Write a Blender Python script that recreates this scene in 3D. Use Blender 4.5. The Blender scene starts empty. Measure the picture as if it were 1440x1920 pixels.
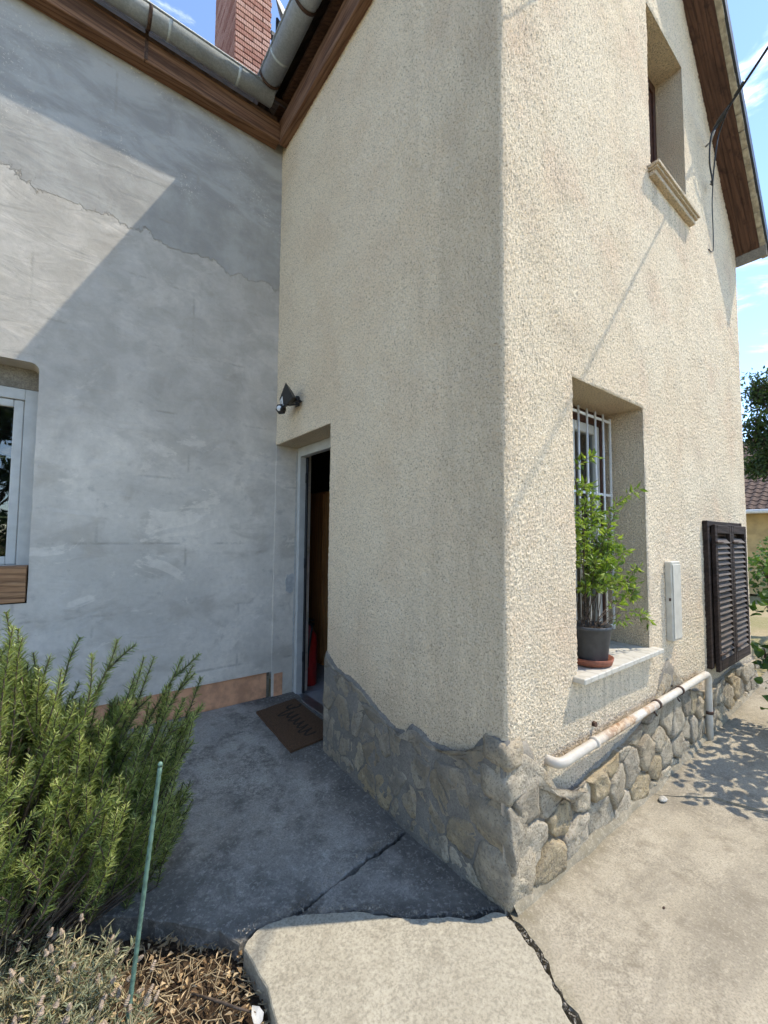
import bpy, math, random
import numpy as np
from mathutils import Vector, Matrix, noise as mnoise
random.seed(7); np.random.seed(7)
SC = bpy.context.scene
COL = SC.collection
# ---------------------------------------------------------------- camera
def look(yaw, pitch, roll):
    f = Vector((math.cos(yaw)*math.cos(pitch), math.sin(yaw)*math.cos(pitch), math.sin(pitch)))
    r = f.cross(Vector((0, 0, 1))).normalized(); u = r.cross(f)
    c, s = math.cos(roll), math.sin(roll)
    return c*r+s*u, -s*r+c*u, f
R_, U_, F_ = look(math.radians(52.587), math.radians(3.2487), math.radians(.443))
CAMP = Vector((-1.496, -1.115, 1.5))
cam = bpy.data.cameras.new('camera'); camo = bpy.data.objects.new('camera', cam); COL.objects.link(camo)
cam.sensor_fit = 'VERTICAL'; cam.sensor_height = 36; cam.lens = 791/1920*36; cam.clip_start = .02; cam.clip_end = 2000
m = Matrix.Identity(4)
for i in range(3): m[i][0] = R_[i]; m[i][1] = U_[i]; m[i][2] = -F_[i]; m[i][3] = CAMP[i]
camo.matrix_world = m; SC.camera = camo
# ---------------------------------------------------------------- light
SUN = Vector((.8566, -.516, 1.631)).normalized()          # towards the sun
W = bpy.data.worlds.new('World'); SC.world = W; W.use_nodes = True
nt = W.node_tree; nt.nodes.clear()
def wn(t, **k):
    n = nt.nodes.new(t)
    for a, b in k.items(): setattr(n, a, b)
    return n
sky = wn('ShaderNodeTexSky', sky_type='NISHITA', sun_disc=False, sun_elevation=math.asin(SUN.z), sun_rotation=math.atan2(SUN.x, SUN.y), altitude=150, air_density=0.78, dust_density=0.0, ozone_density=1.0)
tc = wn('ShaderNodeTexCoord'); mp = wn('ShaderNodeMapping'); mp.inputs['Scale'].default_value = (1.6, 1.6, 5.5); mp.inputs['Location'].default_value = (3.1, 1.7, .4)
nz = wn('ShaderNodeTexNoise'); nz.inputs['Scale'].default_value = 2.3; nz.inputs['Detail'].default_value = 9; nz.inputs['Roughness'].default_value = .62; nz.inputs['Distortion'].default_value = .4
rp = wn('ShaderNodeMapRange', interpolation_type='SMOOTHSTEP'); rp.inputs['From Min'].default_value = .55; rp.inputs['From Max'].default_value = .80
mx = wn('ShaderNodeMix', data_type='RGBA'); mx.inputs['B'].default_value = (7.6, 7.9, 8.3, 1)
bg = wn('ShaderNodeBackground'); bg.inputs['Strength'].default_value = .15
ow = wn('ShaderNodeOutputWorld')
L = nt.links.new
L(tc.outputs['Generated'], mp.inputs['Vector']); L(mp.outputs[0], nz.inputs['Vector']); L(nz.outputs['Fac'], rp.inputs['Value'])
L(rp.outputs[0], mx.inputs['Factor']); L(sky.outputs[0], mx.inputs['A']); L(mx.outputs['Result'], bg.inputs['Color']); L(bg.outputs[0], ow.inputs[0])
sl = bpy.data.lights.new('sun', 'SUN'); sl.energy = 2.0; sl.angle = math.radians(.53); sl.color = (1, .915, .775)
so = bpy.data.objects.new('sun', sl); COL.objects.link(so); so.rotation_euler = (-SUN).to_track_quat('-Z', 'Y').to_euler(); so.location = (6, -6, 9)
vs = SC.view_settings; vs.view_transform = 'Standard'; vs.look = 'None'; vs.exposure = 1.5; vs.gamma = 1
SC.render.engine = 'CYCLES'; SC.cycles.use_denoising = True; SC.cycles.max_bounces = 7; SC.cycles.use_adaptive_sampling = True; SC.cycles.adaptive_threshold = .03; SC.cycles.diffuse_bounces = 4; SC.cycles.transparent_max_bounces = 12
# ---------------------------------------------------------------- materials
class M:
    """small node-graph helper"""
    def __init__(s, name):
        s.m = bpy.data.materials.new(name); s.m.use_nodes = True; s.t = s.m.node_tree; s.n = s.t.nodes
        s.b = s.n['Principled BSDF']; s.out = s.n['Material Output']
        s.tc = s.n.new('ShaderNodeTexCoord'); s.P = s.tc.outputs['Object']
    def link(s, a, b): s.t.links.new(a, b)
    def put(s, sock, v):
        if hasattr(v, 'links') or isinstance(v, bpy.types.NodeSocket): s.link(v, sock)
        elif isinstance(v, (tuple, list)) and len(v) == 3 and sock.type == 'RGBA': sock.default_value = (*v, 1)
        else: sock.default_value = v
    def mapv(s, scale=(1, 1, 1), loc=(0, 0, 0), rot=(0, 0, 0), v=None):
        n = s.n.new('ShaderNodeMapping'); s.put(n.inputs['Vector'], v or s.P)
        n.inputs['Scale'].default_value = scale; n.inputs['Location'].default_value = loc; n.inputs['Rotation'].default_value = rot
        return n.outputs[0]
    def noise(s, scale, detail=4, rough=.55, v=None, dist=0, out='Fac'):
        n = s.n.new('ShaderNodeTexNoise'); s.put(n.inputs['Vector'], v or s.P)
        n.inputs['Scale'].default_value = scale; n.inputs['Detail'].default_value = detail; n.inputs['Roughness'].default_value = rough; n.inputs['Distortion'].default_value = dist
        return n.outputs[out]
    def vor(s, scale, v=None, feature='F1', out='Distance', rnd=1):
        n = s.n.new('ShaderNodeTexVoronoi'); n.feature = feature; s.put(n.inputs['Vector'], v or s.P); n.inputs['Scale'].default_value = scale; n.inputs['Randomness'].default_value = rnd
        return n.outputs[out]
    def wave(s, scale, v=None, dist=3, detail=2, dscale=1, dirn='X'):
        n = s.n.new('ShaderNodeTexWave'); n.bands_direction = dirn; s.put(n.inputs['Vector'], v or s.P); n.inputs['Scale'].default_value = scale
        n.inputs['Distortion'].default_value = dist; n.inputs['Detail'].default_value = detail; n.inputs['Detail Scale'].default_value = dscale
        return n.outputs['Fac']
    def math(s, op, a, b=0., c=None):
        n = s.n.new('ShaderNodeMath'); n.operation = op; s.put(n.inputs[0], a); s.put(n.inputs[1], b)
        if c is not None: s.put(n.inputs[2], c)
        return n.outputs[0]
    def rng(s, v, a, b, lo=0., hi=1., smooth=True):
        n = s.n.new('ShaderNodeMapRange'); n.interpolation_type = 'SMOOTHSTEP' if smooth else 'LINEAR'
        s.put(n.inputs['Value'], v); s.put(n.inputs['From Min'], a); s.put(n.inputs['From Max'], b); s.put(n.inputs['To Min'], lo); s.put(n.inputs['To Max'], hi)
        return n.outputs[0]
    def mix(s, f, a, b, mode='MIX'):
        n = s.n.new('ShaderNodeMix'); n.data_type = 'RGBA'; n.blend_type = mode
        s.put(n.inputs['Factor'], f); s.put(n.inputs['A'], a); s.put(n.inputs['B'], b)
        return n.outputs['Result']
    def ramp(s, f, stops):
        n = s.n.new('ShaderNodeValToRGB'); s.put(n.inputs[0], f); e = n.color_ramp.elements
        while len(e) < len(stops): e.new(.5)
        for k, (p, c) in zip(e, stops): k.position = p; k.color = (*c, 1)
        return n.outputs[0]
    def xyz(s, v=None):
        n = s.n.new('ShaderNodeSeparateXYZ'); s.put(n.inputs[0], v or s.P); return n.outputs
    def rand(s):
        return s.n.new('ShaderNodeObjectInfo').outputs['Random']
    def bump(s, h, dist=.01, strength=1., prev=None):
        n = s.n.new('ShaderNodeBump'); s.put(n.inputs['Height'], h); n.inputs['Distance'].default_value = dist; n.inputs['Strength'].default_value = strength
        if prev: s.put(n.inputs['Normal'], prev)
        return n.outputs[0]
    def done(s, col, rough=.9, nrm=None, metal=0., spec=.3):
        s.put(s.b.inputs['Base Color'], col); s.put(s.b.inputs['Roughness'], rough); s.put(s.b.inputs['Metallic'], metal); s.put(s.b.inputs['Specular IOR Level'], spec)
        if nrm: s.put(s.b.inputs['Normal'], nrm)
        return s.m
MT = {}
def flat(name, col, rough=.7, var=.12, scale=30, bump=.0, metal=0., spec=.4):
    k = M(name); n = k.noise(scale, 5); c2 = tuple(x*(1-var*2) for x in col)
    c = k.mix(k.rng(n, .35, .65), c2, col)
    MT[name] = k.done(c, rough, k.bump(n, bump) if bump else None, metal, spec); return MT[name]

# cream roughcast render; the relief is real geometry on the near walls, this adds colour and fine grain
def mk_cream(name, bumpd):
    k = M(name); big = k.noise(1.1, 3, .6); mid = k.noise(2.2, 3, .6)
    c = k.mix(k.rng(big, .38, .66), (.775, .652, .475), (.75, .615, .435))
    c = k.mix(k.rng(mid, .45, .75, 0, .30), c, (.64, .49, .34))
    x, y, z = k.xyz()
    low = k.math('ADD', z, k.math('MULTIPLY', k.noise(7, 5), .35))
    c = k.mix(k.rng(low, .55, 1.0, .45, 0), c, (.40, .335, .245))                # splash dirt above the plinth
    rain = k.noise(1, 4, .6, v=k.mapv((9, 9, .5)))
    c = k.mix(k.rng(rain, .58, .76, 0, .16), c, (.45, .36, .25))
    g = k.noise(95, 2, .6, dist=.6); sp = k.noise(140, 2, .75)
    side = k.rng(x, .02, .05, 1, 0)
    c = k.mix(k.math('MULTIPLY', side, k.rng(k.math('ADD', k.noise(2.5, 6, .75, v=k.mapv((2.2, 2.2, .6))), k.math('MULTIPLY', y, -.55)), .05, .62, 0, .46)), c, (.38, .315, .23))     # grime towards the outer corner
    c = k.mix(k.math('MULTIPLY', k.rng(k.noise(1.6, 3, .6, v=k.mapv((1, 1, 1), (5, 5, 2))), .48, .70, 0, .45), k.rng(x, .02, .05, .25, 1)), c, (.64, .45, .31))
    for (xa, xb, zs) in ((.55, 1.48, .79), (1.66, 2.43, 4.0)):      # drip stains below the sills
        st = k.math('MULTIPLY', k.math('MULTIPLY', k.rng(x, xa-.04, xa+.06), k.rng(x, xb-.06, xb+.04, 1, 0)), k.math('MULTIPLY', k.rng(z, zs-.8, zs-.02), k.rng(z, zs, zs+.01, 1, 0)))
        c = k.mix(k.math('MULTIPLY', st, k.rng(k.noise(1, 3, .6, v=k.mapv((22, 22, 1.1))), .46, .66, 0, .55)), c, (.38, .31, .225))
    c = k.mix(k.rng(sp, .35, .48, .85, 0), c, (.23, .195, .145))
    h = k.math('ADD', k.rng(g, .36, .60), k.math('MULTIPLY', sp, .35))
    MT[name] = k.done(c, .95, k.bump(h, bumpd), spec=.15)
mk_cream('cream', .007)
mk_cream('cream_relief', .0012)
# grey cement skim coat on insulation boards
def mk_grey():
    k = M('cement'); x, y, z = k.xyz()
    big = k.noise(1.3, 4, .6, dist=.5); sw = k.noise(2.6, 5, .62, v=k.mapv((1, 1, 1.5)), dist=.5); fine = k.noise(26, 5, .7)
    c = k.mix(k.rng(big, .34, .68), (0.557, 0.513, 0.441), (0.753, 0.686, 0.586))
    c = k.mix(k.rng(sw, .50, .66, 0, .6), c, (0.452, 0.402, 0.329))
    c = k.mix(k.rng(k.noise(1.7, 6, .7, v=k.mapv((1, 1, 1.6), (7, 3, 1)), dist=.7), .56, .60, 0, .5), c, (0.843, 0.764, 0.647))
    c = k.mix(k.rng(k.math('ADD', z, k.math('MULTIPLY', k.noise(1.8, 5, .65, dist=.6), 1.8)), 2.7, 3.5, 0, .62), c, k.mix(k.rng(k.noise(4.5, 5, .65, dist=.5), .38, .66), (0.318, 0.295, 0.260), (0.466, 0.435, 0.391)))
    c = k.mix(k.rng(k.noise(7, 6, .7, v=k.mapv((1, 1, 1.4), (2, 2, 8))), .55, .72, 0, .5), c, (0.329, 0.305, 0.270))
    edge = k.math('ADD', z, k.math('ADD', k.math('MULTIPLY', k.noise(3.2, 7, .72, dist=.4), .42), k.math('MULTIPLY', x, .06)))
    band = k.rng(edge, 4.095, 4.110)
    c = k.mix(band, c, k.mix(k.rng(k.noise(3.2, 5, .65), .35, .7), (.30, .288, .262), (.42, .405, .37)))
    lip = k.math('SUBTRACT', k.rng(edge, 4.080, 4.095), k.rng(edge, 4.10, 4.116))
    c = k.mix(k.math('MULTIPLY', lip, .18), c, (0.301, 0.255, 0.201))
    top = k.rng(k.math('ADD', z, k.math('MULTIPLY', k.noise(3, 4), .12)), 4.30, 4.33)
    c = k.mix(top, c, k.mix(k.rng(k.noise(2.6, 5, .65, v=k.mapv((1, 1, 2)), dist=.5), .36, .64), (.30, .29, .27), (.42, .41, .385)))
    fl = k.math('MULTIPLY', k.math('MULTIPLY', k.rng(k.noise(48, 4, .75), .57, .61), .6), k.rng(k.noise(2.4, 4, .7), .46, .66))
    c = k.mix(k.math('MULTIPLY', fl, k.rng(z, 3.9, 4.3)), c, (0.873, 0.764, 0.614))
    # board joints telegraphing through
    br = k.n.new('ShaderNodeTexBrick'); br.offset = .42; br.inputs['Scale'].default_value = 1
    k.put(br.inputs['Vector'], k.mapv((1, 1, 1), (.30, .07, 0), (math.radians(-90), 0, 0)))
    br.inputs['Mortar Size'].default_value = .016; br.inputs['Mortar Smooth'].default_value = 1; br.inputs['Brick Width'].default_value = 1.0; br.inputs['Row Height'].default_value = .5
    seam = k.math('MULTIPLY', br.outputs['Fac'], k.rng(k.noise(2.6, 5, .7), .50, .62))
    c = k.mix(k.math('MULTIPLY', seam, .55), c, (0.301, 0.275, 0.234))
    dots = None
    for (dx, dz, r) in ((-.70, 1.44, .035), (-.30, 1.02, .028), (-.17, 2.55, .030), (-1.19, 1.42, .03), (-.34, 1.43, .022)):
        n = k.n.new('ShaderNodeVectorMath'); n.operation = 'DISTANCE'; k.put(n.inputs[0], k.mapv((1, 0, 1))); n.inputs[1].default_value = (dx, 0, dz)
        d = k.rng(k.math('ADD', n.outputs['Value'], k.math('MULTIPLY', fine, .012)), r, r+.012, .6, 0)
        dots = d if dots is None else k.math('MAXIMUM', dots, d)
    c = k.mix(dots, c, (0.331, 0.302, 0.257))
    pit = k.rng(k.vor(38, k.mapv((1, 1, 1))), .02, .10, 1, 0); pit = k.math('MULTIPLY', pit, k.rng(k.noise(6, 3), .5, .6))
    c = k.mix(k.math('MULTIPLY', pit, .6), c, (0.255, 0.228, 0.190))
    c = k.mix(k.rng(fine, .3, .7, 0, .22), c, (0.361, 0.322, 0.268))
    trowel = k.noise(3.5, 3, .55, v=k.mapv((1, 1, 2.2)), dist=.8)
    h = k.math('ADD', k.math('MULTIPLY', fine, .25), k.math('MULTIPLY', trowel, 1.6)); h = k.math('ADD', h, k.math('MULTIPLY', band, .8))
    h = k.math('SUBTRACT', h, k.math('MULTIPLY', pit, .5)); h = k.math('SUBTRACT', h, k.math('MULTIPLY', seam, .22))
    MT['cement'] = k.done(c, .88, k.bump(h, .006), spec=.25)
mk_grey()
def mk_conc(name, a, b, stain, amt, bd=.003, bla=.3, dirt_shade=None):
    k = M(name); big = k.noise(1.7, 4, .62, dist=.4); mid = k.noise(6.5, 4, .65); f = k.noise(120, 3, .7); sp = k.vor(170)
    c = k.mix(k.rng(big, .36, .66), a, b)
    c = k.mix(k.rng(mid, .48, .70, 0, amt), c, stain)
    bl = k.math('MULTIPLY', k.rng(k.noise(1.9, 5, .7, dist=.5), .46, .64), k.rng(k.noise(30, 5, .8), .36, .62))
    c = k.mix(k.math('MULTIPLY', bl, bla), c, tuple(v*.5 for v in stain))
    if dirt_shade == 'old':
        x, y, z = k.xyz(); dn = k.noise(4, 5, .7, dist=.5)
        c = k.mix(k.rng(k.math('ADD', k.math('MULTIPLY', dn, .55), x), -.06, .22, 0, .75), c, (.075, .068, .058))            # grime against the plinth, deepened to paint in the dark shade there
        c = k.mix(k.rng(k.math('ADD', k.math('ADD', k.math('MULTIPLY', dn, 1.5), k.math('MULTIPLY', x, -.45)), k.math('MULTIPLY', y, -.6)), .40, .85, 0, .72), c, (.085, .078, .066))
        c = k.mix(k.rng(k.noise(3, 6, .75, v=k.mapv((1, 1, 1), (9, 4, 0))), .60, .66, 0, .4), c, (.50, .475, .42))
    if dirt_shade == 'right':
        x, y, z = k.xyz(); dn = k.noise(5, 5, .7, dist=.5)
        c = k.mix(k.rng(k.math('ADD', k.math('MULTIPLY', dn, .30), y), .02, .16, 0, .7), c, (.16, .135, .085))
        c = k.mix(k.rng(k.noise(1.1, 5, .65, v=k.mapv((.7, 2.2, 1), (4, 1, 0), (0, 0, .5)), dist=.6), .52, .66, 0, .5), c, (.20, .175, .135))
        c = k.mix(k.rng(k.math('ADD', k.math('MULTIPLY', dn, .25), k.math('MULTIPLY', k.math('ABSOLUTE', k.math('ADD', x, k.math('MULTIPLY', y, -.42))), -1.)), .04, .12, 0, .6), c, (.21, .18, .115))
    c = k.mix(k.rng(f, .42, .66, 0, .60), c, tuple(v*.52 for v in a)); c = k.mix(k.rng(k.noise(55, 4, .7), .52, .66, 0, .35), c, tuple(min(1, v*1.25) for v in b))
    c = k.mix(k.rng(sp, .10, .22, .12, 0), c, tuple(min(1, v*1.45) for v in b))
    cr = 0.
    cr_unused = (lambda: k.rng(k.math('ABSOLUTE', k.math('SUBTRACT', k.noise(1.9, 5, .6, v=k.mapv((1, 1, 1), (3, 8, 0)), dist=.8), .5)), .0015, .006, 1, 0))
    h = k.math('ADD', k.math('MULTIPLY', f, .6), k.math('MULTIPLY', mid, 1.1)); h = k.math('ADD', h, k.math('MULTIPLY', k.noise(420, 2), .35))
    MT[name] = k.done(c, .93, k.bump(h, bd), spec=.2)
mk_conc('concrete_old', (.31, .287, .245), (.46, .425, .36), (.125, .115, .098), .75, .004, .75, 'old')
mk_conc('concrete_pale', (.365, .325, .245), (.43, .388, .298), (.26, .225, .165), .5)
mk_conc('concrete_right', (.35, .305, .226), (.415, .366, .278), (.225, .19, .138), .75, .003, .45, 'right')
mk_conc('mortar', (.24, .212, .17), (.33, .295, .238), (.13, .115, .09), .7)
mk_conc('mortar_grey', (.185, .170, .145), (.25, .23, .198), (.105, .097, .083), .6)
def mk_stone():
    k = M('stone'); r = k.rand()
    base = k.ramp(r, [(0, (.30, .26, .20)), (.22, (.56, .48, .35)), (.42, (.48, .375, .225)), (.6, (.42, .365, .28)), (.8, (.62, .54, .41)), (1, (.46, .365, .24))])
    n1 = k.noise(9, 5, .65); n2 = k.noise(38, 5, .75); n3 = k.noise(95, 4, .75)
    c = k.mix(k.rng(n1, .42, .68, 0, .6), base, (.25, .21, .15))
    c = k.mix(k.rng(k.noise(6, 5, .7, v=k.mapv((1, 1, 1), (4, 2, 9))), .58, .70, 0, .55), c, (.42, .30, .15))
    c = k.mix(k.rng(n2, .52, .72, 0, .55), c, (.54, .48, .38)); c = k.mix(k.rng(n3, .34, .50, .75, 0), c, (.13, .115, .09))
    x, y, z = k.xyz()                                                       # cement smeared over the stones beside the door; whole face toned darker
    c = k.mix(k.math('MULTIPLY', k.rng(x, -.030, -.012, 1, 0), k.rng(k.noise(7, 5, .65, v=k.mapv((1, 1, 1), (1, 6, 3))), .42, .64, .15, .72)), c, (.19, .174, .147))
    h = k.math('ADD', n2, k.math('MULTIPLY', n3, .6)); h = k.math('ADD', h, k.math('MULTIPLY', n1, 1.2))
    MT['stone'] = k.done(c, .95, k.bump(h, .017), spec=.15)
mk_stone()
def mk_wood(name, a, b, dark, axis, rough=.55, sc=1., tilt=0.):
    k = M(name); s = [14*sc, 14*sc, 14*sc]; s['xyz'.index(axis)] = .9*sc
    v = k.mapv(tuple(s), v=k.mapv(rot=(0, tilt, 0))); g = k.noise(1.6, 5, .62, v=v, dist=1.2); w = k.wave(1.2, v=v, dist=6, detail=3, dscale=1.2, dirn='DIAGONAL')
    c = k.mix(k.rng(g, .3, .7), a, b); c = k.mix(k.rng(w, .0, .35, .5, 0), c, dark)
    wx = k.noise(3, 5, .7, v=k.mapv(tuple(x*.35 for x in s)))
    c = k.mix(k.rng(wx, .50, .66, 0, .75), c, dark)
    h = k.math('ADD', g, k.math('MULTIPLY', w, .4))
    MT[name] = k.done(c, rough+.15, k.bump(h, .003), spec=.25)
mk_wood('wood_x', (.155, .075, .040), (.25, .135, .075), (.05, .023, .013), 'x')
mk_wood('wood_y', (.145, .070, .040), (.27, .155, .095), (.05, .023, .014), 'y')
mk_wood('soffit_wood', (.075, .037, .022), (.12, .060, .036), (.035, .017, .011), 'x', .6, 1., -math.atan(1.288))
mk_wood('board_wood', (.33, .17, .08), (.45, .26, .13), (.09, .04, .02), 'x')
mk_wood('cabinet_wood', (.50, .22, .075), (.58, .28, .10), (.32, .13, .045), 'z')
mk_wood('louvre_wood', (.12, .098, .082), (.18, .15, .128), (.05, .038, .03), 'x', .6)
mk_wood('shutter_wood', (.032, .021, .016), (.050, .033, .026), (.014, .009, .007), 'x', .6)
def mk_zinc():
    k = M('zinc'); v = k.vor(120, out='Color'); n = k.noise(7, 5, .6)
    sp = k.n.new('ShaderNodeSeparateColor'); k.put(sp.inputs[0], v)
    c = k.mix(k.rng(sp.outputs[0], 0, 1), (.40, .435, .44), (.50, .535, .54)); c = k.mix(k.rng(n, .45, .75, 0, .5), c, (.30, .32, .325))
    MT['zinc'] = k.done(c, k.rng(n, .3, .7, .48, .62), k.bump(n, .002), metal=.25)
mk_zinc()
def mk_brick():
    k = M('brick'); r = k.rand(); x, y, z = k.xyz()
    c = k.ramp(r, [(0, (.36, .155, .11)), (.5, (.50, .26, .19)), (1, (.60, .36, .28))])
    st = k.math('PINGPONG', k.math('ADD', k.math('ADD', x, y), k.math('MULTIPLY', k.noise(30), .004)), .011)
    g = k.rng(st, .0, .005, 1, 0)
    c = k.mix(k.math('MULTIPLY', g, .7), c, (.17, .06, .04)); c = k.mix(k.rng(k.noise(20, 5), .5, .75, 0, .5), c, (.55, .36, .29))
    MT['brick'] = k.done(c, .9, k.bump(k.math('MULTIPLY', g, -1.), .005), spec=.2)
mk_brick()
def mk_leaf(name, cols, rough=.5, trans=.25):
    k = M(name); at = k.n.new('ShaderNodeAttribute'); at.attribute_name = 'tint'
    c = k.ramp(at.outputs['Fac'], [(i/(len(cols)-1), q) for i, q in enumerate(cols)])
    k.done(c, rough, spec=.35); tr = k.n.new('ShaderNodeBsdfTranslucent'); k.put(tr.inputs['Color'], k.mix(1., c, (1.5, 1.6, .7), 'MULTIPLY'))
    mxs = k.n.new('ShaderNodeMixShader'); mxs.inputs[0].default_value = trans
    k.link(k.b.outputs[0], mxs.inputs[1]); k.link(tr.outputs[0], mxs.inputs[2]); k.link(mxs.outputs[0], k.out.inputs[0]); MT[name] = k.m
mk_leaf('rosemary_leaf', [(.042, .07, .020), (.12, .165, .042), (.245, .295, .080), (.46, .49, .18)], .42, .32)
mk_leaf('lavender_leaf', [(.12, .14, .07), (.27, .28, .17), (.44, .39, .24), (.56, .43, .20)], .8, .15)
mk_leaf('litter', [(.08, .048, .026), (.26, .165, .085), (.48, .34, .18), (.62, .50, .33)], .9, .1)
mk_leaf('pot_leaf', [(.06, .11, .016), (.13, .20, .03), (.23, .31, .05), (.36, .42, .10)], .45, .35)
mk_leaf('vine_leaf', [(.02, .045, .012), (.045, .09, .02), (.09, .16, .035), (.15, .23, .06)], .45, .3)
mk_leaf('tree_leaf', [(.018, .035, .010), (.035, .065, .018), (.06, .10, .028), (.10, .14, .045)], .55, .25)
flat('bark', (.14, .10, .07), .9, .3, 40, .006); flat('stem_green', (.12, .14, .06), .8); flat('stem_dry', (.44, .34, .20), .9, .25); flat('flower_dry', (.38, .29, .21), .9, .2, 90)
def mk_soil():
    k = M('soil'); n = k.noise(22, 7, .7); f = k.noise(120, 5, .7)
    c = k.mix(k.rng(n, .35, .68), (.050, .032, .020), (.155, .105, .065)); c = k.mix(k.rng(f, .52, .7, 0, .5), c, (.30, .22, .14))
    MT['soil'] = k.done(c, 1., k.bump(k.math('ADD', n, f), .02), spec=.1)
mk_soil()
def mk_ground():
    k = M('ground'); n = k.noise(.7, 6, .6); f = k.noise(30, 6, .7)
    c = k.mix(k.rng(n, .4, .62), (.36, .29, .17), (.24, .22, .10)); c = k.mix(k.rng(f, .4, .7, 0, .6), c, (.44, .36, .22))
    MT['ground'] = k.done(c, 1., k.bump(f, .02), spec=.1)
mk_ground()
def mk_marble():
    k = M('marble'); n = k.noise(9, 6, .7, dist=2.2); w = k.wave(3, dist=12, detail=5, dscale=2)
    c = k.mix(k.rng(w, .0, .25, .45, 0), (.52, .49, .42), (.28, .25, .20)); c = k.mix(k.rng(n, .50, .68, 0, .6), c, (.36, .32, .25))
    MT['marble'] = k.done(c, .5, k.bump(n, .001), spec=.4)
mk_marble()
def mk_pipe():
    k = M('pipe_paint'); n = k.noise(6, 6, .7); f = k.noise(45, 5, .7); x, y, z = k.xyz()
    c = k.mix(k.rng(n, .3, .7), (.58, .545, .475), (.47, .435, .37))
    rust = k.math('MULTIPLY', k.rng(k.math('ADD', n, k.math('MULTIPLY', f, .5)), .60, .80), k.rng(k.math('ABSOLUTE', k.math('SUBTRACT', x, .72)), .15, .5, 1, .12))
    c = k.mix(rust, c, k.mix(k.rng(f, .4, .6), (.27, .15, .075), (.50, .38, .26)))
    MT['pipe_paint'] = k.done(c, k.rng(rust, 0, 1, .45, .9), k.bump(rust, .0015), spec=.4)
mk_pipe()
flat('pvc', (.52, .515, .48), .35, .06, 12); flat('white_metal', (.72, .72, .70), .45, .08, 18); flat('white_box', (.60, .565, .48), .5, .08, 14)
flat('brown_frame', (.075, .030, .018), .5, .2); flat('black_plastic', (.018, .018, .020), .4, .2); flat('pot_grey', (.075, .080, .085), .55, .12, 25); flat('terracotta', (.30, .105, .060), .7, .2, 25)
flat('led', (.75, .78, .80), .25, .05); flat('rust_strap', (.10, .055, .035), .7, .3, 60); flat('orange_foam', (.74, .39, .22), .9, .13, 14, .012); flat('filler', (.52, .515, .49), .9, .1, 30, .004)
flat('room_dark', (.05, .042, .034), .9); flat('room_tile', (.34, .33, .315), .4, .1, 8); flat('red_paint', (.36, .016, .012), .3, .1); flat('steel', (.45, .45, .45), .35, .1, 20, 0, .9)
flat('mat_coir', (.155, .085, .042), 1., .3, 220, .006); flat('mat_black', (.05, .032, .020), .95, .2, 200); flat('stake_green', (.13, .22, .165), .45, .2, 60, .001); flat('roof_tile', (.13, .080, .058), .85, .3, 12, .004); flat('verge_mortar', (.47, .40, .28), .95, .2, 25, .008)
flat('dark_metal', (.035, .038, .040), .45, .2); flat('ochre_wall', (.55, .40, .19), .9, .12, 4, .004); flat('cable', (.015, .015, .016), .45, .1); flat('porcelain', (.74, .74, .73), .25, .05); flat('curtain', (.50, .51, .51), .9, .06, 6); flat('dark_void', (.012, .011, .010), .8); flat('pebble', (.46, .43, .37), .9, .15, 60, .003); flat('gold_bar', (.60, .50, .22), .35, .1)
def mk_glass(name, tint, ior=1.5):
    k = M(name); fr = k.n.new('ShaderNodeFresnel'); fr.inputs[0].default_value = ior; tr = k.n.new('ShaderNodeBsdfTransparent'); tr.inputs[0].default_value = (*tint, 1)
    gl = k.n.new('ShaderNodeBsdfGlossy'); gl.inputs['Roughness'].default_value = .015; k.put(gl.inputs['Normal'], k.bump(k.noise(3, 2), .0015))
    mxs = k.n.new('ShaderNodeMixShader'); k.put(mxs.inputs[0], k.math('ADD', fr.outputs[0], .06)); k.link(tr.outputs[0], mxs.inputs[1]); k.link(gl.outputs[0], mxs.inputs[2]); k.link(mxs.outputs[0], k.out.inputs[0]); MT[name] = k.m
mk_glass('glass', (.72, .76, .76))
# ---------------------------------------------------------------- mesh helpers
ORG = {}
def link(o, parent=None):
    COL.objects.link(o)
    if parent is not None: o.parent = parent
    return o
def thing(name, label, cat, loc, group=None):
    o = bpy.data.objects.new(name, None); o.empty_display_size = .1; o.location = loc; link(o)
    ORG[o] = Vector(loc); tag(o, label, cat, group); return o
def tag(o, label=None, cat=None, group=None, kind=None):
    if label: o['label'] = label
    if cat: o['category'] = cat
    if group: o['group'] = group
    if kind: o['kind'] = kind
    return o
def mesh(name, V, F, mat, parent=None, smooth=False, loc=None, tint=None):
    org = ORG[parent] if parent is not None else Vector(loc or (0, 0, 0))
    me = bpy.data.meshes.new(name)
    if isinstance(V, np.ndarray):
        V = V-np.array(org); me.from_pydata(V.tolist(), [], F if isinstance(F, list) else F.tolist())
    else: me.from_pydata([tuple(Vector(v)-org) for v in V], [], F)
    if isinstance(mat, (list, tuple)):
        for q in mat: me.materials.append(MT[q])
    else: me.materials.append(MT[mat])
    if smooth: me.polygons.foreach_set('use_smooth', [True]*len(me.polygons))
    if tint is not None:
        a = me.attributes.new('tint', 'FLOAT', 'FACE'); a.data.foreach_set('value', np.asarray(tint, dtype=np.float32))
    me.update(); o = bpy.data.objects.new(name, me); ORG[o] = org
    if parent is None: o.location = org
    return link(o, parent)
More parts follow.
